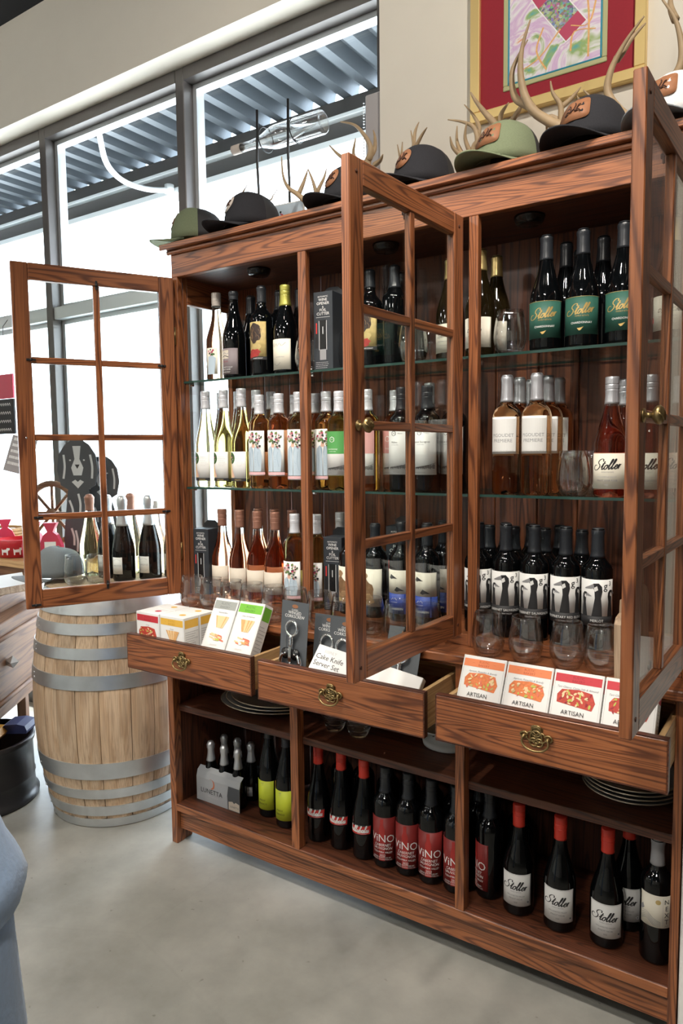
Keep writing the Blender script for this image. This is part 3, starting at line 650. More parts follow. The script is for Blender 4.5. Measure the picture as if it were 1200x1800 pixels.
def flowers(p, x, z, n, rx, rz, rnd):
    for i in range(n):
        a = rnd.uniform(0, 2 * PI); q = math.sqrt(rnd.random()); p.oval(x + rx * q * math.cos(a), z + rz * q * math.sin(a), rnd.uniform(.002, .0042), rnd.uniform(.002, .0042), rnd.choice(('leaf', 'leaf2', 'berry', 'blossom', 'ink', 'blossom', 'leaf')), 7)
def L_suit(p, w, a, b):
    rnd = random.Random(5); h = b - a
    p.rect(-w, a + .003, w, a + .012, 'blossom')
    p.poly([(-.006, b - .040), (.004, b - .040), (.006, b - .058), (-.008, b - .056)], 'skin')
    p.poly([(-.026, a + .014), (-.002, a + .014), (-.002, b - .060), (-.010, b - .050), (-.024, b - .062), (-.028, b - .085)], 'suit_blue'); p.poly([(.0, a + .014), (.024, a + .014), (.028, b - .085), (.024, b - .062), (.006, b - .052), (.0, b - .062)], 'suit_blue')
    p.poly([(-.010, b - .052), (-.002, b - .062), (-.003, b - .085)], 'suit_dark'); p.poly([(.006, b - .053), (0, b - .062), (.001, b - .085)], 'suit_dark'); p.poly([(-.004, b - .056), (.003, b - .056), (0, b - .074)], 'white_ink')
    for z in (.030, .045, .06): p.oval(.006, a + z, .001, .001, 'suit_dark', 6)
    p.stroke([(.016, b - .07), (.013, a + .06), (.018, a + .03)], .0008, 'suit_dark'); p.stroke([(-.017, b - .07), (-.015, a + .06), (-.019, a + .03)], .0008, 'suit_dark'); p.stroke([(.004, a + .055), (.010, a + .052)], .0009, 'suit_dark')
    flowers(p, .002, b - .024, 46, .026, .018, rnd); flowers(p, .016, b - .045, 12, .006, .020, rnd)
def L_ries(p, w, a, b):
    rnd = random.Random(9)
    p.oval(-w + .014, b - .022, .017, .020, 'leaf', 16); flowers(p, -w + .012, b - .022, 16, .010, .013, rnd)
    p.poly([(-w + .004, b - .034), (-w + .012, b - .036), (-w + .018, b - .055), (-w + .022, a + .012), (-w + .001, a + .012), (-w + .002, b - .05)], 'toast2'); p.poly([(-w + .018, b - .055), (-w + .030, a + .014), (-w + .026, a + .012), (-w + .016, a + .02)], 'skin')
    p.rect(-w, a, w, a + .010, 'ink'); p.text('RIESLING', .006, a + .003, .006, 'gold_ink'); p.lines(.0, w - .004, b - .018, 6, .006, .0009, 'pale_ink', rnd)
def hexmark(p, x, z, r, m): p.stroke([(x + r * math.sin(i * PI / 3), z + r * math.cos(i * PI / 3)) for i in range(7)], r * .22, m, sm=False)
def sketch(p, w, a, rnd, m='ink'):
    for i in range(30):
        x = -w * .55 + i * w * 1.4 / 30; h = .006 + .010 * (i / 30) * (.5 + rnd.random() * .5); p.rect(x, a + .016 + .004 * rnd.random(), x + .0011, a + .016 + h, m)
    p.stroke([(-w * .6, a + .02), (0, a + .022), (w * .9, a + .034)], .001, m); p.stroke([(-w * .8, a + .013), (0, a + .017), (w * .8, a + .013)], .0008, 'grey_ink'); p.text('COLUMBIA VALLEY', -.006, a + .006, .0035, 'grey_ink')
def L_mtn(word):
    def f(p, w, a, b):
        rnd = random.Random(4); hexmark(p, -.010, b - .016, .0072, 'ink'); p.text('TM', -.010, b - .0175, .0045, 'ink'); p.text('Winery', .010, b - .018, .005, 'grey_ink'); p.text(word, -.008, b - .044, .0072, 'ink'); p.text('columbia valley', -.007, b - .050, .004, 'grey_ink'); sketch(p, w, a, rnd)
    return f
def L_green(p, w, a, b):
    rnd = random.Random(4); p.rect(-w, a + (b - a) * .49, w, b, 'kelly'); hexmark(p, -.006, b - .025, .0085, 'white_ink'); p.text('TM', -.006, b - .0268, .005, 'white_ink'); p.text('Chardonnay', -.006, b - .056, .0075, 'white_ink'); p.text('columbia valley', -.005, b - .062, .004, 'white_ink'); sketch(p, w, a, rnd)
def L_pinkmtn(p, w, a, b):
    rnd = random.Random(4); p.rect(-w, a + (b - a) * .49, w, b, 'pink_label'); hexmark(p, -.006, b - .025, .0085, 'white_ink'); p.text('Rose', -.006, b - .056, .0075, 'white_ink'); sketch(p, w, a, rnd)
def L_grey(p, w, a, b):
    p.rect(-.022, b - .034, .008, b - .006, 'beige'); p.stroke([(-.022, b - .020), (-.01, b - .014), (0, b - .019), (.008, b - .016)], .002, 'grey_ink'); p.stroke([(-.022, b - .028), (-.008, b - .024), (.008, b - .029)], .003, 'ink')
    p.text('ESTATE', -.006, b - .046, .007, 'band_red_ink'); p.text('WILLAMETTE VALLEY', -.002, a + .022, .005, 'white_ink'); p.text('PINOT NOIR', -.004, a + .014, .0065, 'white_ink'); p.text('DUNDEE HILLS', -.004, a + .006, .005, 'white_ink')
def L_art(p, w, a, b):
    rnd = random.Random(11)
    p.oval(-.002, b - .036, .024, .032, 'art_dark', 18, 0, .12, rnd); p.oval(.004, b - .022, .016, .014, 'art_dark', 12, .4, .15, rnd); p.oval(.004, a + .038, .020, .012, 'art_gold', 14, .2, .2, rnd)
    p.oval(-.006, a + .020, .026, .013, 'art_red', 16, .2, .2, rnd); p.rect(-w, a, w, a + .010, 'ink'); p.text('CHARDONNAY', .010, a + .003, .005, 'white_ink')
    for i in range(14): x = rnd.uniform(-.02, .02); z = b - .03 + rnd.uniform(-.02, .02); p.stroke([(x, z), (x + .005, z - .008), (x + .004, z - .016)], .0007, 'bear2')
def L_yg(p, w, a, b):
    p.stroke([(-.028, b - .022), (-.020, b - .010), (-.018, b - .024), (-.008, b - .014), (-.004, b - .022), (.006, b - .014), (.012, b - .022), (.026, b - .012)], .0011, 'grey_ink'); p.stroke([(-.03, a + .014), (-.018, a + .020), (-.006, a + .012), (.008, a + .022)], .0008, 'grey_ink'); p.text('DUNDEE HILLS', .006, a + .038, .0045, 'grey_ink')
def L_dyen(p, w, a, b):
    p.text('Dyen Ca', -.004, a + .042, .0125, 'ink', shear=.45); p.text('2022 CHARDONNAY', -.002, a + .030, .0045, 'grey_ink'); p.rect(-.022, a + .020, .018, a + .0205, 'grey_ink'); p.oval(-w + .003, a + .026, .004, .007, 'band_red')
def L_beige(p, w, a, b):
    p.stroke([(-.018, a + .022), (-.008, a + .026), (.0, a + .022), (.010, a + .026), (.022, a + .023)], .0009, 'ink'); p.text('ROSE', 0, a + .011, .005, 'grey_ink')
def L_bear(p, w, a, b):
    rnd = random.Random(2); p.oval(-.010, a + .050, .022, .034, 'bear', 18, .2, .14, rnd); p.oval(-.016, b - .022, .012, .012, 'bear2', 12, 0, .2, rnd); p.oval(-.004, a + .022, .020, .016, 'bear2', 14, 0, .2, rnd); p.oval(-.02, a + .012, .010, .006, 'art_gold', 10, 0, .2, rnd)
def L_lag(p, w, a, b):
    p.stroke([(-.020, b - .020), (-.014, b - .013), (-.010, b - .017), (-.006, b - .012), (.0, b - .019)], .0012, 'white_ink', sm=False); p.text('ELENA WALCH', -.010, b - .026, .004, 'white_ink') if False else None
    p.text('ALTO ADIGE', -.010, b - .027, .004, 'white_ink'); p.text('LAGREIN', .0, a + .012, .0095, 'white_ink'); p.rect(.022, a, .026, b, 'blue_label')
def L_birds(p, w, a, b):
    for x, z in ((-.016, b - .024), (.004, a + .010)):
        p.poly([(x - .012, z), (x - .004, z + .011), (x + .006, z + .006), (x + .018, z - .001), (x + .004, z - .001), (x - .004, z - .004)], 'ink')
def L_fizz(p, w, a, b):
    p.stroke([(-.018, b - .014), (.0, b - .006), (.016, b - .014)], .0009, 'grey_ink', sm=False); p.stroke([(-.018, a + .014), (.0, a + .006), (.016, a + .014)], .0009, 'grey_ink', sm=False); p.text('ARGYLE', 0, (a + b) / 2 - .003, .0095, 'grey_ink')
def L_floralclear(p, w, a, b):
    rnd = random.Random(6); flowers(p, .0, b - .016, 22, .014, .012, rnd); p.poly([(-.016, a), (.010, a), (.016, b - .035), (.004, b - .026), (-.012, b - .03)], 'suit_blue')
D = 'dark_glass'
style('chard', prof_burg(.29, .0405, .130), D, 'black_foil', .228, [(1.32, .030, .122, 'green_label', L_chard, 'label')], screw=False, capname='foil_capsule')
style('dark_burg', prof_burg(.29), D, 'black_foil', .225, screw=False, capname='foil_capsule')
style('dark_bord', prof_bord(.29), D, 'black_foil', .225, screw=False, capname='foil_capsule')
style('gold_burg', prof_burg(.29), 'brown_glass', 'gold_foil', .232, [(1.15, .025, .105, 'cream', L_dyen, 'label')], screw=False, capname='foil_capsule')
style('grey_lab', prof_burg(.29), D, 'black_foil', .262, [(1.0, .012, .098, 'mauve', L_grey, 'label')], screw=False, capname='foil_capsule')
style('art_lab', prof_bord(.29, .0385, .180), D, 'black_foil', .236, [(1.05, .050, .172, 'art_gold', L_art, 'label')], screw=False, capname='foil_capsule')
style('yg', prof_burg(.28), D, 'yg_foil', .215, [(1.05, .012, .108, 'cream', L_yg, 'label')])
style('floral_clear', prof_burg(.30, .0395, .13), ('pale_rose', 'flint'), 'clear_cap', .255, [(.55, .02, .11, 'cream', L_floralclear, 'label')], fill=.24)
style('ries', prof_flute(.333), ('gold_wine', 'flint'), 'white_cap', .272, [(.95, .022, .122, 'paper', L_ries, 'label')], fill=.262)
style('pink_suit', prof_bord(.308, .0375, .205), ('rose_wine', 'flint'), 'white_cap', .245, [(1.0, .042, .190, 'paper', L_suit, 'label')], fill=.244)
style('white_suit', prof_bord(.308, .0375, .205), ('white_wine', 'flint'), 'white_cap', .245, [(1.0, .030, .190, 'paper', L_suit, 'label')], fill=.236)
style('green_lab', prof_bord(.302, .0375, .200), ('green_wine', 'flint'), 'white_cap', .240, [(1.15, .046, .180, 'paper', L_green, 'label')], fill=.225)
style('pink_mtn', prof_bord(.302, .0375, .200), ('rose_wine', 'flint'), 'white_cap', .240, [(1.0, .046, .180, 'paper', L_pinkmtn, 'label')], fill=.23)
style('mtn_malbec', prof_bord(.302, .0375, .200), D, 'black_foil', .236, [(1.15, .050, .185, 'paper', L_mtn('Malbec'), 'label')])
style('mtn_cab', prof_bord(.302, .0375, .200), D, 'black_foil', .236, [(1.15, .050, .185, 'paper', L_mtn('Cabernet Sauvignon'), 'label')])
style('pale_flute', prof_flute(.325), D, 'white_cap', .262)
style('pig', prof_bord(.315, .0385, .205), ('pale_rose', 'flint'), 'steel_cap', .245, [(1.0, .108, .205, 'paper', L_pig, 'label')], fill=.242, screw=False, capname='foil_capsule')
style('srose', prof_burg(.293, .0405, .13), ('deep_rose', 'flint'), 'steel_cap', .228, [(1.3, .020, .107, 'cream', L_srose, 'label')], fill=.222)
style('copper', prof_burg(.305, .0395, .13), ('coral_wine', 'flint'), 'copper_cap', .246, [(1.1, .034, .108, 'beige', L_beige, 'label')], fill=.222)
style('green_suit', prof_bord(.302, .0375, .200), ('green_wine', 'flint'), 'white_cap', .24, [(1.0, .025, .150, 'paper', L_suit, 'label')], fill=.235)
style('bear', prof_bord(.285, .0375, .18), D, 'black_foil', .225, [(1.1, .035, .150, 'cream', L_bear, 'label')], screw=False, capname='foil_capsule')
style('lag', prof_bord(.295, .0375, .185), D, 'black_foil', .228, [(1.15, .085, .155, 'cream', L_birds, 'upper_label'), (1.3, .025, .085, 'blue_label', L_lag, 'lower_label')], screw=False, capname='foil_capsule')
for k, wd in (('g3_cab', 'CABERNET SAUVIGNON'), ('g3_red', 'PROPRIETARY RED BLEND'), ('g3_merlot', 'MERLOT')):
    style(k, prof_bord(.305, .0380, .195), D, 'black_foil', .232, [(1.32, .088, .180, 'paper', L_g3, 'label'), (1.32, .062, .088, 'ink', L_g3band(wd), 'label_band')], screw=False, capname='foil_capsule')
style('lime', prof_flute(.325, .038, .15), D, 'black_foil', .27, [(1.0, .028, .130, 'lime', L_lime, 'label'), ((1.45, .32), .085, .130, 'orange', None, 'side_label')])
style('hull', prof_flute(.305, .037, .13), D, 'red_cap', .250, [(1.02, .080, .112, 'black', L_hull, 'label')])
style('vino', prof_bord(.300, .0375, .19), D, 'black_foil', .225, [(1.2, .025, .158, 'vino_red', L_vino, 'label')])
style('spinot', prof_burg(.296, .041, .125), D, 'red_cap', .236, [(1.05, .030, .118, 'paper', L_spinot, 'label')])
style('next', prof_bord(.303, .038, .195), D, 'grey_ink', .24, [(1.0, .098, .178, 'cream', L_next, 'label')], screw=False, capname='foil_capsule')
style('fizz', prof_champ(.325), D, 'silver_foil', .215, [(.5, .03, .095, 'paper', L_fizz, 'label')], screw=False, bulge=.006, capname='foil_capsule')
style('goldfizz', prof_champ(.325), ('gold_wine', 'flint'), 'copper_cap', .265, fill=.25, screw=False, bulge=.006, capname='foil_capsule')
def bottle(sty, x, y, z, label, group=None, rz=0.0, name='wine_bottle', parts=True):
    if group is None: group = GRP.get(sty)
    t = thing(name, label, 'bottle', (x, y, z), rz, group); made = []
    for nm, me, par in STY[sty]:
        made.append(obj(nm, me, made[par] if par is not None else t))
    return t
GRP = {}
S2, S1, S0, SB = 1.6452, 1.2762, .8902, .1481
def dark(x, y, z, lb, sty='dark_burg'):
    bottle(sty, x, y, z, 'dark back-row bottle ' + lb, 'dark bottles in the back rows')
# ---- top glass shelf
G = 'bottles at the front of the top glass shelf'
bottle('floral_clear', .128, .085, S2, 'clear pale bottle with floral label at the left end of the top glass shelf', G, .2)
bottle('grey_lab', .225, .066, S2, 'dark bottle with mauve-grey landscape label on the top glass shelf', G)
bottle('art_lab', .349, .064, S2, 'dark bottle with gold, brown and red painted label, left bay, top shelf', G)
bottle('yg', .446, .066, S2, 'dark bottle with yellow-green screw cap and cream label on the top shelf', G)
dark(.225, .155, S2, 'behind the mauve-grey landscape label, top shelf'); dark(.355, .150, S2, 'between painted label and yellow-green cap, top shelf', 'dark_bord'); dark(.430, .165, S2, 'behind the yellow-green capped one, top shelf'); dark(.810, .180, S2, 'deepest one seen through the middle door, top shelf', 'dark_bord')
bottle('art_lab', .748, .095, S2, 'dark bottle with painted label seen through the middle door, top shelf', G)
dark(.832, .095, S2, 'next to the painted label behind the middle door', 'dark_bord')
bottle('gold_burg', .997, .125, S2, 'gold-capped bottle with cream label near the hinge of the middle door, top shelf', G)
bottle('gold_burg', 1.106, .085, S2, 'gold-capped bottle with cream label behind the second post', G)
bottle('gold_burg', 1.116, .175, S2, 'gold-capped bottle half hidden behind a stemless glass, top shelf, right bay', G)
for x, y, lb in ((1.292, .068, 'left'), (1.384, .068, 'middle'), (1.481, .068, 'right')):
    bottle('chard', x, y, S2, 'dark bottle with green label and gold script, %s of the three on the top shelf' % {'left': 'leftmost', 'middle': 'middle', 'right': 'rightmost'}[lb], 'green-labelled bottles', .15)
dark(1.315, .160, S2, 'behind the leftmost green label'); dark(1.325, .250, S2, 'third row deep behind the green labels'); dark(1.410, .160, S2, 'behind the middle green label')
bottle('gold_burg', 1.585, .095, S2, 'bottle with white label seen through the right door, top shelf', G)
# ---- lower glass shelf
G = 'bottles at the front of the lower glass shelf'
for x, lb in ((.086, 'leftmost of the three'), (.172, 'middle one of the three'), (.253, 'rightmost of the three')):
    bottle('ries', x, .062, S1, 'tall pale-gold bottle with white label and woman in foliage, %s' % lb, 'pale gold flute bottles', .1)
for x, lb in ((.332, 'left'), (.415, 'right')):
    bottle('pink_suit', x, .062, S1, 'rose bottle with blue suit and flower-head label, %s one of the front pair' % lb, 'rose bottles with suit labels', .1)
bottle('white_suit', .498, .060, S1, 'pale bottle with blue suit label beside the first post, lower glass shelf', G, .1)
for x, y, s, lb in ((.083, .145, 'ries', 'pale-gold bottle in the second row behind the leftmost foliage label'), (.165, .145, 'ries', 'pale-gold bottle in the second row behind the middle foliage label'), (.248, .145, 'ries', 'pale-gold bottle in the second row behind the rightmost foliage label'), (.246, .228, 'ries', 'pale-gold bottle in the third row, deepest of its kind'), (.335, .143, 'pink_suit', 'rose bottle in the second row behind the left suit label'), (.418, .143, 'pink_suit', 'rose bottle in the second row behind the right suit label'), (.505, .143, 'pink_suit', 'rose bottle in the second row beside the first post')):
    bottle(s, x, y, S1, 'white-capped ' + lb, 'back-row bottles on the lower glass shelf, left bay')
bottle('white_suit', .577, .100, S1, 'pale bottle with shaded suit label just right of the first post', G, .3)
bottle('green_lab', .655, .058, S1, 'green-wine bottle with green and white label beside the middle door edge', G, .1)
bottle('green_lab', .640, .142, S1, 'green-wine bottle behind the green and white labelled one', G)
bottle('pink_mtn', .752, .066, S1, 'rose bottle with pink and white label, nearer the middle door knob', G, .1)
bottle('pink_mtn', .800, .150, S1, 'rose bottle with pink and white label standing one row back', G)
bottle('mtn_malbec', .868, .070, S1, 'dark bottle with white landscape label, left of the door muntin', G, .1)
bottle('mtn_cab', .951, .070, S1, 'dark bottle with white landscape label, right of the door muntin', G, .1)
bottle('mtn_cab', 1.005, .135, S1, 'dark bottle with white label near the hinge of the middle door, one row back', G)
bottle('pale_flute', .880, .225, S1, 'dark slim bottle with pale cap at the back, behind the door muntin', G); bottle('pale_flute', .960, .235, S1, 'dark slim bottle with pale cap at the back, nearer the middle door hinge', G)
for x, lb in ((1.191, 'left'), (1.272, 'right')):
    bottle('pig', x, .066, S1, 'peach rose bottle with square white label and grey lettering, %s front one' % lb, 'peach rose bottles', .05)
for x, y, lb in ((1.196, .148, 'second row, left'), (1.200, .230, 'third row, left'), (1.276, .148, 'second row, right'), (1.280, .230, 'third row, right')):
    bottle('pig', x, y, S1, 'peach rose bottle with grey capsule behind the front two, %s' % lb, 'peach rose bottles')
bottle('srose', 1.460, .068, S1, 'deep pink bottle with cream script label just left of the right door', G)
bottle('srose', 1.470, .155, S1, 'deep pink bottle one row behind, left of the right door', G)
bottle('srose', 1.547, .080, S1, 'deep pink bottle with cream script label seen through the right door', G)
bottle('srose', 1.600, .160, S1, 'deep pink bottle with cream script label at the far right edge', G)
# ---- upper cabinet floor
G = 'bottles on the floor of the upper cabinet'
for x, y, lb in ((.130, .085, 'leftmost, backlit by the side window'), (.222, .075, 'second from the left'), (.307, .070, 'third from the left'), (.387, .066, 'fourth from the left')):
    bottle('copper', x, y, S0, 'rose bottle with copper cap and beige label, %s' % lb, 'rose bottles with copper caps', .15)
for x, y, lb in ((.235, .160, 'left'), (.312, .155, 'middle'), (.392, .152, 'right')): bottle('copper', x, y, S0, 'rose bottle with copper cap in the second row, %s of three' % lb, 'rose bottles with copper caps')
bottle('green_suit', .466, .070, S0, 'green-gold bottle with flower and suit label left of the first post', G, .1); bottle('green_suit', .543, .085, S0, 'green-gold bottle with flower label partly behind the first post', G, .1)
bottle('green_suit', .565, .190, S0, 'grey-capped bottle standing behind the black wine opener box', G)
bottle('bear', .682, .074, S0, 'dark bottle with cream and brown fur label left of the middle door edge', G); bottle('bear', .772, .074, S0, 'dark bottle with brown animal label seen through the lowest left pane of the middle door', G)
bottle('lag', .866, .070, S0, 'dark bottle with blue lower label, left of the door muntin', G, .1); bottle('lag', .951, .070, S0, 'dark bottle with blue lower label, right of the door muntin', G, .1)
bottle('lag', .962, .155, S0, 'dark bottle with blue label in the second row near the middle door hinge', G)
for x, k, lb in ((1.113, 'g3_cab', 'leftmost, cut off by the second post'), (1.193, 'g3_cab', 'second from the left'), (1.271, 'g3_cab', 'third from the left'), (1.354, 'g3_red', 'fourth from the left'), (1.434, 'g3_merlot', 'rightmost')):
    bottle(k, x, .064, S0, 'dark bottle with white label of three goose heads, %s' % lb, 'goose label bottles', .2)
for x, y, lb in ((1.112, .145, 'second row, behind the second post, by the goose labels'), (1.185, .145, 'second row, behind the second goose label'), (1.273, .145, 'second row, behind the third goose label'), (1.372, .145, 'second row, between the two rightmost goose labels'), (1.128, .227, 'third row, leftmost behind the goose labels'), (1.205, .227, 'third row, middle behind the goose labels'), (1.288, .227, 'third row, rightmost behind the goose labels')): dark(x, y, S0, lb, 'dark_bord')
# ---- bottom shelf
G = 'bottles on the bottom shelf'
bottle('lime', .350, .055, SB, 'dark slim bottle with lime label, the one next to the carrier pack', 'lime label bottles', .1); bottle('lime', .446, .030, SB, 'dark slim bottle with lime label, the one next to the first post', 'lime label bottles', .1)
for x, y, lb in ((.585, .020, 'next to the first post'), (.672, .022, 'middle of three'), (.762, .014, 'beside the dark red labels')):
    bottle('hull', x, y, SB, 'red-capped dark bottle with red script band, %s' % lb, 'red script band bottles', .12)
for x, lb in ((.838, 'first'), (.916, 'second'), (.992, 'third'), (1.072, 'fourth')):
    bottle('vino', x, .014, SB, 'dark bottle with dark red lettered label, %s from the left' % lb, 'dark red label bottles', .24)
bottle('vino', 1.160, .040, SB, 'dark bottle with red label turned away, just right of the second post', G, -.9)
for x, y, lb in ((.690, .125, 'behind the middle red script band'), (.790, .115, 'behind the rightmost red script band'), (.868, .112, 'behind the first dark red label'), (.945, .112, 'behind the second dark red label'), (1.022, .112, 'behind the third dark red label'), (1.10, .112, 'behind the fourth dark red label'), (1.225, .112, 'behind the turned red label, bottom shelf'), (.61, .12, 'nearest the first post, bottom shelf')): dark(x, y, SB, lb, 'dark_bord')
for x, y, lb in ((1.252, .020, 'leftmost'), (1.366, .014, 'middle one'), (1.484, .018, 'rightmost')):
    bottle('spinot', x, y, SB, 'red-capped dark bottle with white script label, %s on the bottom shelf' % lb, 'white script label bottles', .18)
bottle('spinot', 1.515, .115, SB, 'dark bottle with white label in the shadow behind the red-capped ones', G); bottle('next', 1.600, .022, SB, 'dark bottle with cream label and vertical lettering at the right end of the bottom shelf', G, .1)
# ---- on the barrel
BX, BY, BH = -.44, .055, .90
G = 'sparkling bottles on the barrel'
for x, y, lb in ((-.368, .052, 'directly right of the door muntin'), (-.30, .125, 'second from the cabinet'), (-.265, .222, 'nearest the cabinet side'), (-.478, .068, 'half hidden by the door muntin')):
    bottle('fizz', x, y, BH + .0005, 'dark sparkling wine bottle with silver foil on the barrel, %s' % lb, G, .25)
bottle('goldfizz', -.585, .065, BH + .0005, 'golden sparkling wine bottle on the barrel behind the glasses', G)
bottle('goldfizz', -.478, .185, BH + .0005, 'golden sparkling wine bottle at the back of the barrel top', G)
bottle('floral_clear', -.372, .225, BH + .0005, 'clear rose bottle at the back of the barrel top', G)

# ================================================================== stemless glasses
gp = [(0, 0), (.024, 0), (.030, .002), (.037, .014), (.0425, .032), (.0435, .048), (.0415, .072), (.0375, .096), (.0345, .114), (.0337, .1145), (.0332, .114), (.0362, .096), (.0400, .072), (.0420, .048), (.0410, .032), (.0355, .016), (.028, .008), (0, .006)]
GLM = MB().lathe(gp, 32).mesh('stemless_glass', ['clear_glass'])
def glass(x, y, z, label, group): o = obj('stemless_glass', GLM, None, (x, y, z)); return tag(o, label, 'glass', group)
G = 'stemless glasses along the counter'
for i, x in enumerate((.108, .202, .290, .380, .470, .555, .648, .738, .828, .918, 1.010)):
    glass(x, -.047, ZT + .0003, 'stemless wine glass on the counter, number %s from the left side of the row' % ('one', 'two', 'three', 'four', 'five', 'six', 'seven', 'eight', 'nine', 'ten', 'eleven')[i], G)
for x, lb in ((1.188, 'in front of the leftmost goose label'), (1.289, 'in front of the second and third goose labels'), (1.394, 'in front of the fourth goose label'), (1.476, 'half hidden by the cutting board')):
    glass(x, -.047, ZT + .0003, 'stemless wine glass on the counter %s' % lb, G)
G = 'stemless glasses on the glass shelves'
for x, y, z, lb in ((.489, -10, S2, ''), (.535, .066, S2, 'beside the first post'), (.668, .110, S2, 'behind the middle door edge'), (.851, -10, S2, ''), (.912, .060, S2, 'left of the middle door muntin'), (.935, .150, S2, 'right of the middle door muntin'), (1.198, .066, S2, 'left of the green labels'), (1.371, .062, S1, 'between peach and deep pink bottles'), (1.392, .160, S1, 'one row behind the glass between pink bottles')):
    if y < -5: continue
    glass(x, y, z, 'stemless wine glass on a glass shelf %s' % lb, G)
glass(-.452, -.110, BH + .0005, 'stemless wine glass on the barrel, nearer the cap', 'glasses on the barrel'); glass(-.385, -.062, BH + .0005, 'stemless wine glass on the barrel, nearer the sparkling bottles', 'glasses on the barrel')

# ================================================================== wine barrel
BAR = thing('wine_barrel', 'pale oak wine barrel with galvanised steel hoops beside the cabinet', 'barrel', (BX, BY, 0))
R0, RB_ = .252, .315
def bar_r(z): t = (z / BH - .5) * 2; return RB_ - (RB_ - R0) * abs(t) ** 2.0
STP = (0, -.0007, .0004, -.0004, .0002); NS = 22; zz = [BH * i / 12 for i in range(13)]; a0 = 0; rs = random.Random(8)
ws = [rs.uniform(.75, 1.25) for _ in range(NS)]; tot = sum(ws)
for i in range(NS):
    da = 2 * PI * ws[i] / tot; g = .0042; m = MB(); vs = []; n = 4
    for z in zz:
        r = bar_r(z); gg = g * .28 / r
        for k in range(n + 1): a = a0 + gg + (da - 2 * gg) * k / n; r2 = r - (.0035 if k in (0, n) else 0) + STP[i % 5]; vs.append((r2 * math.cos(a), r2 * math.sin(a), z))
        for k in range(n, -1, -1): a = a0 + gg + (da - 2 * gg) * k / n; vs.append(((r - .022) * math.cos(a), (r - .022) * math.sin(a), z))
    q = 2 * (n + 1); fs = []
    for j in range(len(zz) - 1):
        for k in range(q): fs.append((j * q + k, j * q + (k + 1) % q, (j + 1) * q + (k + 1) % q, (j + 1) * q + k))
    fs.append(tuple(range(q - 1, -1, -1))); fs.append(tuple(range((len(zz) - 1) * q, len(zz) * q)))
    m.add(vs, fs).build('stave', 'staveZ', BAR); a0 += da
for z0, z1 in ((.003, .038), (.052, .092), (.125, .163), (.205, .268), (.545, .597), (.655, .695), (.742, .782), (.812, .897)):
    o_ = .0034; zm = (z0 + z1) / 2
    h = MB().lathe([(bar_r(z0) + o_, z0), (bar_r(zm) + o_, zm), (bar_r(z1) + o_, z1)], 64).lathe([(bar_r(z0) - .001, z0), (bar_r(z0) + o_, z0)], 64).lathe([(bar_r(z1) + o_, z1), (bar_r(z1) - .001, z1)], 64)
    aa = -1.9; r = bar_r((z0 + z1) / 2) + .003
    for dz in (-.009, .009): h.lathe([(0, 0), (.004, 0), (.003, .0025), (0, .003)], 8, mtx=Matrix.Translation((r * math.cos(aa), r * math.sin(aa), (z0 + z1) / 2 + dz)) @ Matrix.Rotation(aa - PI / 2 + PI, 4, 'Z') @ Matrix.Rotation(PI / 2, 4, 'X'))
    h.build('hoop', 'hoop_steel', BAR)
for i in range(6):                       # head boards
    w = .456 / 6; x0 = -.228 + i * w; x1 = x0 + w - .0015; P = []
    for x in (x0, (x0 + x1) / 2, x1): P.append((x, math.sqrt(max(0, .2285 ** 2 - x * x))))
    poly = [(x, -y) for x, y in P] + [(x, y) for x, y in P[::-1]]
    vs = [(x, y, BH - .022) for x, y in poly] + [(x, y, BH) for x, y in poly]; n = len(poly)
    MB().add(vs, [tuple(range(n - 1, -1, -1)), tuple(range(n, 2 * n))] + [(k, (k + 1) % n, (k + 1) % n + n, k + n) for k in range(n)]).build('head_board', 'staveY', BAR)

# ================================================================== goods in the drawers
def carton(w, h, d, name='cracker_box'):
    return MB().box(-w / 2, w / 2, 0, d, 0, h, b=.0012)
def food(p, kind, x, z, w, h, rnd):
    if kind in ('fruit_red', 'fruit_orange'):
        p.poly([(x - w, z - h * .5), (x + w * .86, z - h * .9), (x + w, z - h * .1), (x + w * .8, z + h * .8), (x + w * .1, z + h), (x - w * .8, z + h * .85), (x - w * 1.02, z + h * .3)], kind)
        for i in range(34):
            p.oval(x + rnd.uniform(-.85, .8) * w, z + rnd.uniform(-.6, .75) * h, rnd.uniform(.003, .006), rnd.uniform(.0015, .003), rnd.choice(('nut', 'nut', 'pist', 'tomato', 'band_red_ink', 'nut') if kind == 'fruit_red' else ('nut', 'pist', 'art_gold', 'toast2', 'tomato')), 7, rnd.uniform(0, 3))
    else:
        for i in range(9): a = -.5 + i / 8; p.poly([(x + a * w * .55, z + h * .08), (x + a * w * .55 + .006, z + h * .08), (x + a * w * 1.25 + .007, z + h * .85), (x + a * w * 1.25 - .001, z + h * .88)], rnd.choice(('toast', 'toast2', 'toast2')))
        for i in range(16): q = x + rnd.uniform(-.75, .5) * w; y = z - h * .55 + rnd.uniform(-.2, .2) * h; p.poly([(q, y), (q + w * .45, y - .003), (q + w * .45, y + .001), (q, y + .004)], rnd.choice(('toast', 'toast2', 'tomato')))
        for i in range(3): p.oval(x + rnd.uniform(-.2, .4) * w, z - h * .7, .006, .004, rnd.choice(('toast2', 'pist', 'white_ink')), 8)
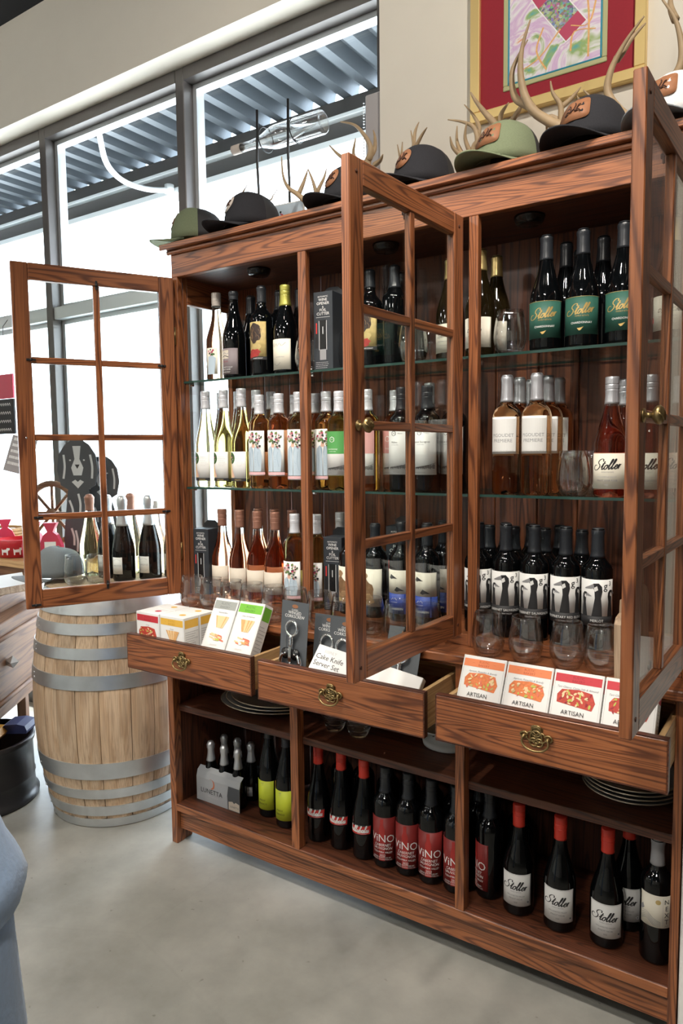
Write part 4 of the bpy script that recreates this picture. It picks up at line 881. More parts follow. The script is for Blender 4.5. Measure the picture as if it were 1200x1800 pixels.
def box_print(w, H, band, kind, foot, sub, seed):
    h = .112 if foot else (.160 if H > .2 else .125); p = Pr(None, .0003); rnd = random.Random(seed)
    p.stroke([(-w / 2 + .004, .004), (-w / 2 + .004, h - .004)], .0006, 'pale_ink', sm=False); p.stroke([(w / 2 - .004, .004), (w / 2 - .004, h - .004)], .0006, 'pale_ink', sm=False)
    bh = h * .17; p.rect(-w / 2 + .004, h - .008 - bh, w / 2 - .004, h - .008, band)
    p.text('RUSTIC', 0, h - .008 - bh * .46, bh * .42, band + '_ink'); p.text('BAKERY', 0, h - .008 - bh * .88, bh * .42, band + '_ink')
    p.rect(-w * .27, h - .008 - bh * .5, -w * .22, h - .008 - bh * .48, band + '_ink'); p.rect(w * .22, h - .008 - bh * .5, w * .27, h - .008 - bh * .48, band + '_ink')
    p.text(sub, 0, h - .008 - bh - .013, .0065, 'grey_ink', shear=.3)
    food(p, kind, 0, h * (.44 if kind.startswith('fruit') else .38), w * .38, h * (.20 if kind.startswith('fruit') else .30), rnd)
    if foot: p.text(foot, -.004, h * .115, .0135, 'ink', sx=.95)
    else: p.text('ORGANIC', 0, h * .045, .007, 'pale_ink')
    p.v = [(a, b, c + H - h) for a, b, c in p.v]
    return p.mesh('print')
def side_print(d, h, band, seed):
    p = Pr(None, .0003); rnd = random.Random(seed); p.rect(-d / 2 + .004, h * .80, d / 2 - .004, h - .008, band); p.lines(-d / 2 + .006, d / 2 - .005, h * .72, 14, h * .042, .0014, 'grey_ink', rnd); return p.mesh('print')
TILT = .47
def put_box(label, x0, w, h, d, y, z, tilt, band, kind, foot, sub, seed, group):
    o = obj('cracker_box', carton(w, h, d).mesh('cracker_box', ['paper']), None, (x0 + w / 2, y, z), (-tilt, 0, 0)); tag(o, label, 'box', group)
    obj('front_print', box_print(w, h, band, kind, foot, sub, seed), o)
    s = obj('side_print', side_print(d, h, band, seed), o, (w / 2, d / 2, 0), (0, 0, PI / 2)); return o
G = 'cracker boxes in the right drawer'
ZD = DZ0 + .0165
for i, (x0, band, kind, sub, lb) in enumerate(((1.166, 'band_orange', 'fruit_orange', 'Apricot, Pistachio & Brandy', 'white cracker box with orange band, leftmost in the right drawer'), (1.281, 'band_orange', 'fruit_orange', 'Apricot, Pistachio & Brandy', 'white cracker box with orange band, second in the right drawer'), (1.396, 'band_red', 'fruit_red', 'Tart Cherry, Cacao Nib & Almond', 'white cracker box with red band left of the right door stile'), (1.511, 'band_red', 'fruit_red', 'Tart Cherry, Cacao Nib & Almond', 'white cracker box with red band half hidden by the right door'))):
    put_box(lb, x0, .112, .196, .038, -.2345, ZD, TILT, band, kind, 'ARTISAN', sub, i + 1, G)
G = 'cracker boxes in the left drawer'
put_box('tall white cracker box with grey band leaning in the left drawer', .288, .099, .252, .044, -.236, ZD, .49, 'band_grey', 'toast', '', 'Flatbread Bites', 21, G)
put_box('tall white cracker box with green band leaning in the left drawer', .392, .101, .252, .044, -.236, ZD, .49, 'band_green', 'toast', '', 'Olive Oil Flatbread', 22, G)
for i, (x0, y, band, kind, lb) in enumerate(((.040, -.2365, 'band_red', 'fruit_red', 'short white box with red band at the left end of the left drawer'), (.152, -.2365, 'band_yellow', 'toast', 'short white box with yellow band in front, beside the tall grey-band box'), (.040, -.167, 'band_yellow', 'toast', 'short white box at the back left corner of the left drawer'), (.152, -.167, 'band_yellow', 'toast', 'short white box with yellow band behind the other yellow one'))):
    o = put_box(lb, x0, .108, .172, .066, y, ZD, 0, band, kind, '', 'Crisps', 30 + i, G)
    t = Pr(None, .0003); t.oval(.014, .012, .012, .010, band, 16); pm = t.mesh('top_spot'); q = obj('top_spot', pm, o, (0, .022, .1721), (-PI / 2, 0, 0))
# corkscrews on cards
def corkscrew_card():
    c = MB().box(-.052, .052, 0, .0012, 0, .20)
    pc = Pr(None, .0003); pc.oval(0, .186, .012, .0055, 'leather', 16); pc.text('CLASSIC', 0, .1735, .0068, 'white_ink'); pc.text('WINGED', 0, .1635, .0125, 'white_ink'); pc.text('CORKSCREW', 0, .153, .0125, 'white_ink')
    m = MB(); y = -.010
    m.tube([(.021 * math.cos(t * PI / 12), y, .124 + .021 * math.sin(t * PI / 12)) for t in range(24)], .0042, 8, closed=True)
    m.tube([(0, y, .105), (0, y, .098), (0, y, .094), (0, y, .09), (0, y, .086), (0, y, .082), (0, y, .078), (0, y, .074)], [.006, .0075, .0055, .0075, .0055, .0075, .0055, .007], 10)
    m.box(-.0055, .0055, y - .005, y + .004, .030, .075, b=.001); m.tube([(0, y, .03), (0, y, -.0)], .004, 8)
    for s in (-1, 1):
        m.tube(spline([(s * .026, y, .050), (s * .036, y, .035), (s * .036, y, .005)], 5), [.006] * 6 + [.007] * 5, 8); m.tube(spline([(s * .010, y, .022), (s * .014, y, .010), (s * .016, y, 0)], 4), .004, 8)
    h = MB()
    for s in (-1, 1): h.lathe([(0, 0), (.016, 0), (.016, .006), (0, .006)], 16, mtx=Matrix.Translation((s * .018, y + .003, .052)) @ Matrix.Rotation(PI / 2, 4, 'X'))
    rv = MB()
    for s in (-1, 1): rv.lathe([(0, 0), (.004, 0), (.003, .002), (0, .003)], 10, mtx=Matrix.Translation((s * .018, y - .003, .052)) @ Matrix.Rotation(PI / 2, 4, 'X'))
    w = MB().tube(spline([(-.020, -.008, .118), (-.027, -.003, .112), (-.028, -.002, .07), (-.026, -.002, .045)], 4), .0009, 5)
    return c.mesh('card', ['card']), [('print', pc.mesh('print')), ('corkscrew', m.mesh('corkscrew', ['chrome'])), ('gear_cover', h.mesh('gear_cover', ['black_gloss'])), ('rivet', rv.mesh('rivet', ['chrome'])), ('wire', w.mesh('wire', ['chrome']))]
cm_, cparts = corkscrew_card()
for x, y, z, rz, ti, lb in ((.660, -.205, .770, -.10, -.10, 'winged corkscrew on a grey card, the tallest standing one at the drawer left'), (.636, -.178, .757, -.14, -.10, 'grey corkscrew card peeking out behind the tallest one'), (.755, -.170, .735, 0, -.12, 'winged corkscrew on a card, half covered by the two beside it'), (.815, -.176, .732, 0, -.10, 'winged corkscrew on a grey card directly behind the white lettered box'), (.975, -.165, .728, .02, -.35, 'winged corkscrew on a card seen through the bottom of the middle door')):
    o = obj('corkscrew_card', cm_, None, (x, y, z), (ti, 0, rz)); tag(o, lb, 'corkscrew', 'carded corkscrews in the middle drawer')
    for nm, me in cparts: obj(nm, me, o)
kb = thing('cake_knife_box', 'white box lettered for a cake knife set, lying slanted in the middle drawer', 'box', (.90, -.208, .800), rot=(-.66, .13, .0))
MB().box(-.165, .165, 0, .022, -.042, .045, b=.0015).build('carton', 'paper', kb)
pk = Pr(None, .0003); pk.text('EISINLY', -.118, .026, .012, 'pale_ink'); pk.text('Cake Knife', -.113, .006, .0205, 'ink'); pk.text('Server Set', -.115, -.014, .0205, 'ink'); obj('print', pk.mesh('print'), kb)

# ================================================================== things on the counter and shelves
def opener_box(x, y, z, lb, rz=0.0, sc=1.0):
    w, d, h = .066 * sc, .066 * sc, .235 * sc
    t = thing('wine_opener_box', lb, 'box', (x, y, z), rz, 'black wine opener boxes')
    MB().box(-w / 2, w / 2, -d / 2, d / 2, 0, h, b=.001).build('carton', 'box_black', t)
    MB().prism([(-w / 2, h), (w / 2, h), (w / 2, h + .014), (w * .25, h + .026), (-w * .25, h + .026), (-w / 2, h + .014)], d / 2 - .001, d / 2, ).build('hanger_tab', 'box_side', t)
    p = Pr(None, .0003); k = sc
    for s_, zz_, q in (('AUTOMATIC', .218, .0062), ('WINE', .207, .0118), ('OPENER', .196, .0118), ('&', .186, .009), ('FOIL', .176, .0118), ('CUTTER', .165, .0118)): p.text(s_, 0, zz_ * k, q * k, 'white_ink')
    p.rect(-.024 * k, .158 * k, .024 * k, .1588 * k, 'white_ink'); p.stroke([(-.014 * k, .148 * k), (-.0135 * k, .10 * k), (-.014 * k, .06 * k)], .0016, 'pale_ink', sm=False); p.stroke([(.012 * k, .148 * k), (.0115 * k, .10 * k), (.012 * k, .06 * k)], .0016, 'pale_ink', sm=False)
    p.rect(-.0125 * k, .06 * k, .0105 * k, .150 * k, 'black_gloss'); p.rect(-.0022 * k, .108 * k, .0008 * k, .130 * k, 'pale_ink'); p.rect(-.012 * k, .030 * k, .010 * k, .062 * k, 'grey_ink'); p.rect(-.025 * k, .11 * k, -.021 * k, .142 * k, 'red_ink'); p.rect(-.028 * k, .066 * k, -.019 * k, .11 * k, 'black')
    p.lines(-.026 * k, .02 * k, .022 * k, 4, .0055 * k, .0012, 'pale_ink', random.Random(1)); o = obj('print', p.mesh('print'), t, (0, -d / 2, 0))
opener_box(.060, .075, S0, 'black wine opener box in the left bay next to the glazed side', .12); opener_box(.626, .060, S0 + 0, 'black wine opener box on the upper floor, right of the first post', .1, .95) if False else None
opener_box(.612, .068, S2, 'black wine opener box on the top glass shelf', .1); opener_box(.617, .096, S0, 'black wine opener box on the upper floor, right of the first post', .1); opener_box(.800, .190, S0, 'black box behind the animal label bottle, seen through the middle door', .1, 1.15)
# cutting boards
for i, (x, y, h, t, mt, tilt, lb) in enumerate(((1.532, -.070, .185, .016, 'plankZ', .05, 'pale wooden cutting board leaning at the right end of the counter, nearer one'), (1.556, -.06, .262, .014, 'staveZ', .05, 'taller wooden paddle board behind the first at the counter right end'))):
    b = MB(); w = .085
    b.prism([(-w / 2, 0), (w / 2, 0), (w / 2, h * .72), (w * .40, h * .80), (w * .2, h * .84), (w * .16, h), (-w * .16, h), (-w * .2, h * .84), (-w * .40, h * .80), (-w / 2, h * .72)], -t / 2, t / 2)
    tag(b.build('cutting_board', mt, None, (x, y + .02, ZT + .0005 + .001), (tilt * 0, -tilt, 1.35)), lb, 'board', 'cutting boards')
# platters, plates, cake stand, ribbed glasses on the middle shelf
def platter(x, y, z, rx, ry, lb, group, mt='plate'):
    p = [(0, .004), (.62, .003), (.66, 0), (.70, .004), (.86, .012), (1.0, .020), (1.01, .0225), (.99, .0235), (.85, .016), (.68, .0085), (0, .0075)]
    m = MB(); m.lathe([(r, zz_) for r, zz_ in p], 40); m.v = [(a * rx, b * ry, c) for a, b, c in m.v]
    rm = MB().tube([(rx * 1.005 * math.cos(t * PI / 20), ry * 1.005 * math.sin(t * PI / 20), .0225) for t in range(40)], .0018, 6, closed=True)
    o = tag(m.build('platter', mt, None, (x, y, z)), lb, 'plate', group); rm.build('rim', 'plate_rim', o)
for i, lb in enumerate(('bottom', 'second', 'third', 'top')):
    if i < 3: platter(.300 + .012 * i, .125, .5053 + i * .0105, .185 - .012 * i, .150 - .006 * i, 'oval silver-rimmed platter under the left drawer, %s one of the stack' % ('bottom', 'middle', 'top')[i], 'stacked platters')
    platter(1.515, .125, .5053 + i * .0105, .120, .120, 'round grey plate under the right drawer, %s one of its stack of four' % lb, 'stacked plates')
cs = thing('cake_stand', 'white enamel cake stand with black floral rim under the middle drawer', 'cake stand', (.985, .145, .5053))
MB().lathe([(0, 0), (.070, 0), (.078, .004), (.080, .016), (.072, .020), (.05, .026), (.045, .04), (.05, .05), (0, .05)], 32).build('foot', 'enamel', cs); MB().lathe([(0, .05), (.06, .05), (.10, .058), (.118, .070), (.119, .074), (.1, .065), (0, .058)], 32).build('dish', 'enamel', cs)
fm = MB(); rr = random.Random(4)
for k in range(26):
    a = k * .26 + rr.uniform(-.05, .05); r = .108; fm.lathe([(0, 0), (rr.uniform(.003, .006), 0), (0, .0015)], 7, mtx=Matrix.Translation((r * math.cos(a), r * math.sin(a), .0612 + rr.uniform(-.001, .001))) @ Matrix.Rotation(PI, 4, 'X'))
fm.build('floral_trim', 'ink', cs)
rg = [(0, 0), (.02, 0)]
for k in range(10): zz_ = .006 + k * .010; r = .026 + .017 * math.sin(min(1, k / 6) * PI / 2); rg += [(r, zz_), (r + .0022, zz_ + .004), (r, zz_ + .008)]
rg += [(.040, .112), (.038, .112)] + [(.041 - .0008 * k - (.015 * max(0, (k - 4) / 6) ** 2), .108 - k * .0095) for k in range(10)] + [(0, .010)]
RGM = MB().lathe(rg, 28).mesh('ribbed_glass', ['rib_glass'])
for x, y, lb in ((.632, .050, 'left'), (.725, .044, 'right')): tag(obj('ribbed_glass', RGM, None, (x, y, .5053)), 'ribbed glass tumbler under the middle drawer, %s one of the pair' % lb, 'glass', 'ribbed tumblers')
# carrier pack of small sparkling bottles
style('mini', [(r * .68, z * .62) for r, z in prof_champ(.325)], D, 'silver_foil', .138, [(.8, .02, .055, 'paper', None, 'label')], screw=False, bulge=.006, capname='foil_capsule')
k = 0
for y in (.030, .100, ):
    for x in (.098, .163, .228):
        bottle('mini', x, y, SB + .0016, 'small sparkling wine bottle in the grey carrier, %s row, %s' % ('front' if y < .05 else 'back', ('left', 'middle', 'right')[k % 3]), 'small sparkling bottles in the carrier', name='small_bottle'); k += 1
bottle('mini', .298, .125, SB, 'small sparkling wine bottle standing loose behind the lime labels', 'small sparkling bottles in the carrier', name='small_bottle')
cr = thing('bottle_carrier', 'grey paperboard carrier with orange crescent holding small sparkling bottles', 'carrier', (.163, .065, SB))
q = [(-.0725, 0), (-.0725, .085), (-.066, .108), (-.050, .120), (.050, .120), (.066, .108), (.0725, .085), (.0725, 0)]
m = MB(); vs = []; 
for x in (-.103, .103):
    vs += [(x, a, b + .0003) for a, b in q] + [(x, a * .975, b * .985 + .0013 * (b == 0) + .0003) for a, b in q]
n = len(q); fs = []
for i in range(n - 1):
    fs += [(i, i + 1, 2 * n + i + 1, 2 * n + i), (n + i, 3 * n + i, 3 * n + i + 1, n + i + 1), (i, n + i, n + i + 1, i + 1), (2 * n + i, 2 * n + i + 1, 3 * n + i + 1, 3 * n + i)] if not (3 <= i <= 3) else []
fs += [(0, 2 * n, 3 * n, n), (n - 1, 2 * n - 1, 4 * n - 1, 3 * n - 1)]
m.add(vs, fs).build('wrap', 'carrier_grey', cr)
pc = Pr(None, .0006); pc.text('LUNETTA', -.030, .034, .024, 'ink', sx=1.0); pc.text('PROSECCO', -.022, .022, .0095, 'pale_ink')
pc.poly([(-.028 + .014 * math.sin(t), .070 + .018 * math.cos(t)) for t in [i * PI / 10 - .3 for i in range(12)]] + [(-.034 + .014 * math.sin(t), .072 + .017 * math.cos(t)) for t in [(11 - i) * PI / 10 - .3 for i in range(12)]], 'crescent')
pc.poly([(.048, .0), (.1025, .0), (.1025, .085), (.052, .085), (.046, .05)], 'card'); pc.poly([(.052, .002), (.1025, .002), (.1025, .03), (.085, .034), (.078, .028), (.07, .034), (.052, .03)], 'beige'); pc.text('LUNETTA', .079, .012, .009, 'card')
obj('print', pc.mesh('print'), cr, (0, -.0725, 0))

# ================================================================== on top of the cabinet
ZTOP = 2.108
ANT = [
    ('small pale antler tips behind the left black cap', 0.006, [[(0.152, 0.200, 2.285), (0.174, 0.185, 2.304), (0.206, 0.170, 2.316)], [(0.152, 0.200, 2.285), (0.213, 0.208, 2.264), (0.269, 0.215, 2.266), (0.279, 0.223, 2.284), (0.291, 0.230, 2.301)]]),
    ('slender curved antler against the bright window, left of the pair', 0.011, [[(0.536, 0.120, 2.174), (0.498, 0.114, 2.192), (0.469, 0.108, 2.217), (0.437, 0.102, 2.243), (0.422, 0.096, 2.283), (0.423, 0.090, 2.337)], [(0.467, 0.120, 2.221), (0.477, 0.135, 2.262), (0.482, 0.150, 2.302)]]),
    ('forked antler standing up beside the middle door', 0.011, [[(0.498, 0.160, 2.188), (0.515, 0.150, 2.212), (0.509, 0.140, 2.256), (0.497, 0.130, 2.295)], [(0.508, 0.160, 2.217), (0.510, 0.170, 2.242), (0.524, 0.180, 2.276), (0.528, 0.190, 2.308)], [(0.508, 0.160, 2.222), (0.540, 0.145, 2.197), (0.564, 0.130, 2.174)]]),
    ('big curled antler behind the top of the middle door', 0.012, [[(0.678, 0.200, 2.285), (0.690, 0.194, 2.308), (0.696, 0.188, 2.332), (0.681, 0.182, 2.367), (0.646, 0.176, 2.408), (0.597, 0.170, 2.428)], [(0.686, 0.200, 2.311), (0.697, 0.210, 2.335), (0.693, 0.220, 2.372), (0.681, 0.230, 2.403)], [(0.678, 0.200, 2.289), (0.637, 0.185, 2.319), (0.653, 0.170, 2.365)], [(0.644, 0.200, 2.305), (0.570, 0.215, 2.342), (0.513, 0.230, 2.396)], [(0.703, 0.200, 2.283), (0.732, 0.185, 2.285), (0.751, 0.170, 2.294)]]),
    ('small three-pronged antler behind the round-patch black cap', 0.009, [[(0.811, 0.200, 2.249), (0.847, 0.185, 2.285), (0.847, 0.170, 2.340)], [(0.839, 0.200, 2.292), (0.837, 0.215, 2.352), (0.842, 0.230, 2.386)], [(0.831, 0.200, 2.279), (0.873, 0.185, 2.321), (0.900, 0.170, 2.335)]]),
    ('thin upright antler tines left of the round-patch black cap', 0.007, [[(0.788, 0.220, 2.253), (0.791, 0.205, 2.282), (0.790, 0.190, 2.320)], [(0.785, 0.220, 2.274), (0.780, 0.235, 2.314), (0.774, 0.250, 2.351)]]),
    ('hooked antler between the round-patch cap and the olive cap', 0.010, [[(1.033, 0.200, 2.244), (1.049, 0.192, 2.270), (1.040, 0.185, 2.306), (1.008, 0.177, 2.326), (0.967, 0.170, 2.340)], [(1.045, 0.200, 2.274), (1.046, 0.210, 2.313), (1.022, 0.220, 2.358), (0.991, 0.230, 2.397)], [(1.023, 0.200, 2.246), (1.014, 0.185, 2.282), (1.025, 0.170, 2.318)], [(0.998, 0.200, 2.246), (0.975, 0.215, 2.291), (0.968, 0.230, 2.343)], [(0.991, 0.200, 2.247), (0.975, 0.185, 2.268), (0.974, 0.170, 2.292)]]),
    ('thick antler beam behind the olive cap, pointing left', 0.013, [[(1.124, 0.220, 2.263), (1.098, 0.212, 2.304), (1.070, 0.205, 2.340), (1.041, 0.198, 2.381), (1.028, 0.190, 2.406)], [(1.107, 0.220, 2.289), (1.101, 0.235, 2.341), (1.118, 0.250, 2.377)], [(1.114, 0.220, 2.281), (1.146, 0.210, 2.309), (1.172, 0.200, 2.333), (1.186, 0.190, 2.357)]]),
    ('tall two-tined antler in front of the red picture mat', 0.015, [[(1.305, 0.160, 2.219), (1.269, 0.156, 2.251), (1.227, 0.151, 2.287), (1.202, 0.147, 2.333), (1.192, 0.143, 2.382), (1.193, 0.139, 2.426), (1.203, 0.134, 2.468), (1.221, 0.130, 2.510)], [(1.210, 0.160, 2.308), (1.173, 0.166, 2.338), (1.158, 0.172, 2.375), (1.155, 0.178, 2.420), (1.170, 0.184, 2.459), (1.193, 0.190, 2.496)]]),
    ('forked antler rising behind the square-patch black cap', 0.011, [[(1.287, 0.200, 2.233), (1.286, 0.193, 2.264), (1.285, 0.185, 2.302), (1.267, 0.178, 2.334), (1.263, 0.170, 2.362)], [(1.280, 0.200, 2.300), (1.305, 0.215, 2.324), (1.325, 0.230, 2.353)], [(1.284, 0.200, 2.263), (1.255, 0.185, 2.279), (1.254, 0.170, 2.229)], [(1.290, 0.200, 2.247), (1.327, 0.215, 2.293), (1.314, 0.230, 2.337)], [(1.298, 0.200, 2.245), (1.369, 0.185, 2.277), (1.349, 0.170, 2.316)]]),
    ('tall pale antler left of the right door stile', 0.014, [[(1.483, 0.160, 2.183), (1.471, 0.156, 2.204), (1.449, 0.152, 2.226), (1.424, 0.149, 2.261), (1.415, 0.145, 2.293), (1.425, 0.141, 2.333), (1.446, 0.138, 2.368), (1.469, 0.134, 2.396), (1.501, 0.130, 2.427)], [(1.432, 0.160, 2.361), (1.443, 0.170, 2.379), (1.464, 0.180, 2.412), (1.493, 0.190, 2.442)]]),
    ('large curved antler at the top right corner', 0.014, [[(1.516, 0.200, 2.241), (1.533, 0.195, 2.274), (1.565, 0.190, 2.299), (1.578, 0.185, 2.330), (1.574, 0.180, 2.379), (1.559, 0.175, 2.429), (1.532, 0.170, 2.475)], [(1.559, 0.200, 2.432), (1.544, 0.215, 2.477), (1.543, 0.230, 2.531)]]),
]
for lb, r, brs in ANT:
    m = MB()
    for bi, b in enumerate(brs):
        p = list(b)
        if bi == 0: p = [(p[0][0] + .008, p[0][1] + .012, ZTOP + r * 1.25)] + p
        P = spline(p, 5); n = len(P); rr_ = r if bi == 0 else r * .72
        m.tube(P, [max(.0016, rr_ * (1.15 if (i == 0 and bi == 0) else 1) * (1 - (i / (n - 1)) ** 1.6 * .86)) for i in range(n)], 10)
    b0 = brs[0][0]; m.lathe([(0, 0), (r * 1.6, 0), (r * 1.8, r * .5), (r * 1.3, r * 1.4), (0, r * 1.6)], 12, c=(b0[0] + .008, b0[1] + .012, ZTOP + .0003))
    for k in range(7): a = k * .9; m.lathe([(0, 0), (r * .35, r * .1), (0, r * .5)], 6, c=(b0[0] + .008 + r * 1.5 * math.cos(a), b0[1] + .012 + r * 1.5 * math.sin(a), ZTOP + r * .2))
    tag(m.build('antler', 'antler'), lb, 'antler', 'antlers on top of the cabinet')
def cap_mesh(front, back, patch, shape, bill=None):
    rx, ry, H, Z = .083, .096, .116, .022; bill = bill or front
    def P(a, t):                           # a: 0 = front (-y), t: 0 base .. 1 crown
        c = math.cos(t * PI / 2) ** .62; f = .5 + .5 * math.cos(a)
        return (rx * c * math.sin(a), -ry * c * math.cos(a) * (1 - .10 * f * t), Z + H * (math.sin(t * PI / 2) ** .9) * (1 - .10 * (1 - f)))
    A, T = 36, 9
    def shell(a0, a1, n):
        vs = []; fs = []
        for off in (0, .0025):
            for j in range(T + 1):
                for i in range(n + 1):
                    x, y, z = P(a0 + (a1 - a0) * i / n, j / T * .985); k = 1 - off / rx; vs.append((x * k, y * k, Z + (z - Z) * k))
        q = (T + 1) * (n + 1)
        for j in range(T):
            for i in range(n): o = j * (n + 1) + i; fs += [(o, o + 1, o + n + 2, o + n + 1), (q + o, q + o + n + 1, q + o + n + 2, q + o + 1)]
        for i in range(n): fs.append((i, q + i, q + i + 1, i + 1)); o = T * (n + 1) + i; fs.append((o, o + 1, q + o + 1, q + o))
        return MB().add(vs, fs, 0, True)
    out = [('crown', shell(-1.75, 1.75, 24).mesh('crown', [front])), ('back_panel', shell(1.75, 2 * PI - 1.75, 18).mesh('back_panel', [back]))]
    vs = []; fs = []; n = 22; mr = 6
    for th in (0, -.0035):
        for j in range(mr + 1):
            for i in range(n + 1):
                a = -1.22 + 2.44 * i / n; x0, y0, z0 = P(a, 0); e = (math.cos(a) ** .5 if math.cos(a) > 0 else 0) * .075 * j / mr
                x = x0 * (1 + .06 * j / mr); y = y0 - e; vs.append((x, y, Z + .004 + th - 3.0 * x * x * (.4 + .6 * j / mr) + .04 * e))
    q = (mr + 1) * (n + 1)
    for j in range(mr):
        for i in range(n): o = j * (n + 1) + i; fs += [(o, o + 1, o + n + 2, o + n + 1), (q + o, q + o + n + 1, q + o + n + 2, q + o + 1)]
    for i in range(n): o = mr * (n + 1) + i; fs += [(o, o + 1, q + o + 1, q + o), (i, q + i, q + i + 1, i + 1)]
    out.append(('bill', MB().add(vs, fs, 0, True).mesh('bill', [bill])))
    out.append(('top_button', MB().lathe([(0, 0), (.007, 0), (.006, .004), (0, .006)], 12, c=(0, .0, Z + H * .945)).mesh('top_button', [front])))
    # leather patch wrapped on the front panels
    vs = []; fs = []; n = 12
    for k in (1.012, 1.035):
        vs.append(tuple(Vector(P(0, .40)) * 1)); c = len(vs) - 1; x, y, z = vs[c]; vs[c] = (x * k, y * k, z)
        for i in range(24):
            t = 2 * PI * i / 24; u = math.cos(t); w = math.sin(t)
            if shape == 'rect': u = math.copysign(abs(u) ** .35, u); w = math.copysign(abs(w) ** .35, w)
            x, y, z = P(u * (.52 if shape != 'round' else .40), .40 + w * .20); vs.append((x * k, y * k, z))
    for i in range(24): j = (i + 1) % 24; fs += [(25, 26 + i, 26 + j), (0, 1 + j, 1 + i), (1 + i, 1 + j, 26 + j, 26 + i)]
    out.append(('patch', MB().add(vs, fs, 0, True).mesh('patch', [patch])))
    m = MB()
    for pts in ([(-.30, .30), (-.22, .36), (-.10, .34), (.02, .38), (.10, .34), (.20, .36), (.30, .32)], [(.02, .38), (.06, .46), (.02, .50)], [(-.10, .34), (-.14, .44), (-.22, .47)], [(.1, .34), (.18, .44), (.26, .45)]):
        Q = []
        for a, t in pts: x, y, z = P(a * .85, t); Q.append((x * 1.045, y * 1.045, z))
        m.tube(spline(Q, 3), .0016, 5)
    out.append(('patch_mark', m.mesh('patch_mark', ['burn']))); return out
CAPM = {}
def cap(kind, args, x, y, z, rz, lb, tilt=0.0, group='caps on top of the cabinet'):
    if kind not in CAPM: CAPM[kind] = cap_mesh(*args)
    t = thing('baseball_cap', lb, 'cap', (x, y, z), 0, group, rot=(tilt, 0, rz))
    for nm, me in CAPM[kind]: obj(nm, me, t)
BLK, OLV = ('black_cloth', 'mesh_black', 'leather', 'round'), ('olive_cloth', 'mesh_black', 'leather', 'rect')
cap('olive', OLV, .050, .085, ZTOP, -1.0, 'olive green cap facing sideways at the left end of the cabinet top'); cap('blackpale', ('black_cloth', 'mesh_black', 'pale_patch', 'round'), .300, .085, ZTOP, -.50, 'black cap with pale round patch against the bright window')
cap('black', BLK, .690, .095, ZTOP, -.35, 'black cap half hidden behind the middle door top'); cap('black', BLK, .930, .095, ZTOP, -.35, 'black cap with round leather patch on the cabinet top')
cap('olive', OLV, 1.178, .090, ZTOP, -.35, 'olive green cap with leather patch and black back on the cabinet top'); cap('blacksq', ('black_cloth', 'black_cloth', 'leather', 'rect'), 1.398, .085, ZTOP, -.30, 'black cap with rectangular leather patch left of the right door')
cap('grey', ('white_cloth', 'grey_cloth', 'leather', 'rect', 'grey_cloth'), 1.590, .085, ZTOP, -.35, 'white and grey cap at the right end of the cabinet top')
# bottle lying in a rod stand, flower card, grey panel and chain
st = thing('bottle_stand', 'black two-rod stand holding a clear bottle level in front of the window', 'stand', (.29, .258, ZTOP))
MB().box(-.09, .09, -.050, .045, 0, .006, b=.002).build('base', 'black', st)
for dx in (-.068, .068): MB().tube([(dx, -.0455, .005), (dx, -.0455, .20), (dx - .004, -.0455, .30), (dx, -.0455, .47)], .0045, 8).build('rod', 'black', st)
for dx in (-.068, .068): MB().tube([(dx, .0415 * math.cos(t * PI / 12) - .0, .385 + .0415 * math.sin(t * PI / 12)) for t in range(24)], .002, 6, closed=True).build('ring', 'black', st)
lb_ = thing('display_bottle', 'clear empty bottle lying horizontally in the black rod stand', 'bottle', (.47, .258, ZTOP + .385), rot=(0, -PI / 2 + .0, 0))
pb = prof_burg(.40, .0385, .20); MB().lathe(pb + [(.0115, .398), (.0115, .33)] + [(r - .003, z) for r, z in pb[:-5][::-1] if r > .02 and z > .01] + [(0, .016)], 28).build('bottle_glass', 'clear_glass', lb_)
MB().lathe([(.0165, .36), (.0168, .395), (.0165, .402), (0, .403)], 18).build('stopper', 'pale_patch', lb_)
fc = thing('flower_card', 'small framed flower print leaning behind the antlers on the cabinet top', 'card', (.345, .190, ZTOP + .0005), .10)
MB().box(-.085, .085, 0, .006, 0, .125, b=.001).build('board', 'paper', fc)
pf = Pr(None, .0004); pf.rect(-.08, .004, .08, .121, 'suit_blue'); flowers(pf, -.03, .07, 46, .045, .035, random.Random(3)); pf.poly([(-.05, .004), (0, .004), (-.01, .05), (-.04, .05)], 'skin'); obj('print', pf.mesh('print'), fc)
sp = thing('blind_panel', 'grey roller blind cassette hanging in the window corner', 'blind', (.575, .435, 2.62)); MB().box(-.04, .028, -.018, .045, -.52, 0, b=.004).build('panel', 'sign_grey', sp)
ch = MB()
for k in range(30): ch.lathe([(0, -.0035), (.0035, 0), (0, .0035)], 8, c=(-.05, -.01, -.02 - k * .010))
ch.build('bead_chain', 'chrome', sp)

# ================================================================== picture
pic = thing('framed_picture', 'gold-framed watercolour with red mat on the wall above the cabinet', 'picture', (1.20, YW, 2.405))
PW, PH = .256, .66
def ring(x0, x1, z0, z1, t, y0, y1, mt, name):
    m = MB(); m.box(x0, x1, y0, y1, z0, z0 + t, b=.002).box(x0, x1, y0, y1, z1 - t, z1, b=.002).box(x0, x0 + t, y0, y1, z0 + t, z1 - t, b=.002).box(x1 - t, x1, y0, y1, z0 + t, z1 - t, b=.002); return m.build(name, mt, pic)
ring(-PW, PW, 0, PH, .030, -.026, -.001, 'gold', 'frame'); MB().box(-PW + .03, PW - .03, -.012, -.002, .03, PH - .03).build('mat_board', 'mat_red', pic)
ring(-.152, .152, .072, PH - .072, .014, -.0155, -.012, 'sage', 'fillet'); ring(-.138, .138, .086, PH - .086, .005, -.015, -.012, 'teal', 'inner_line')
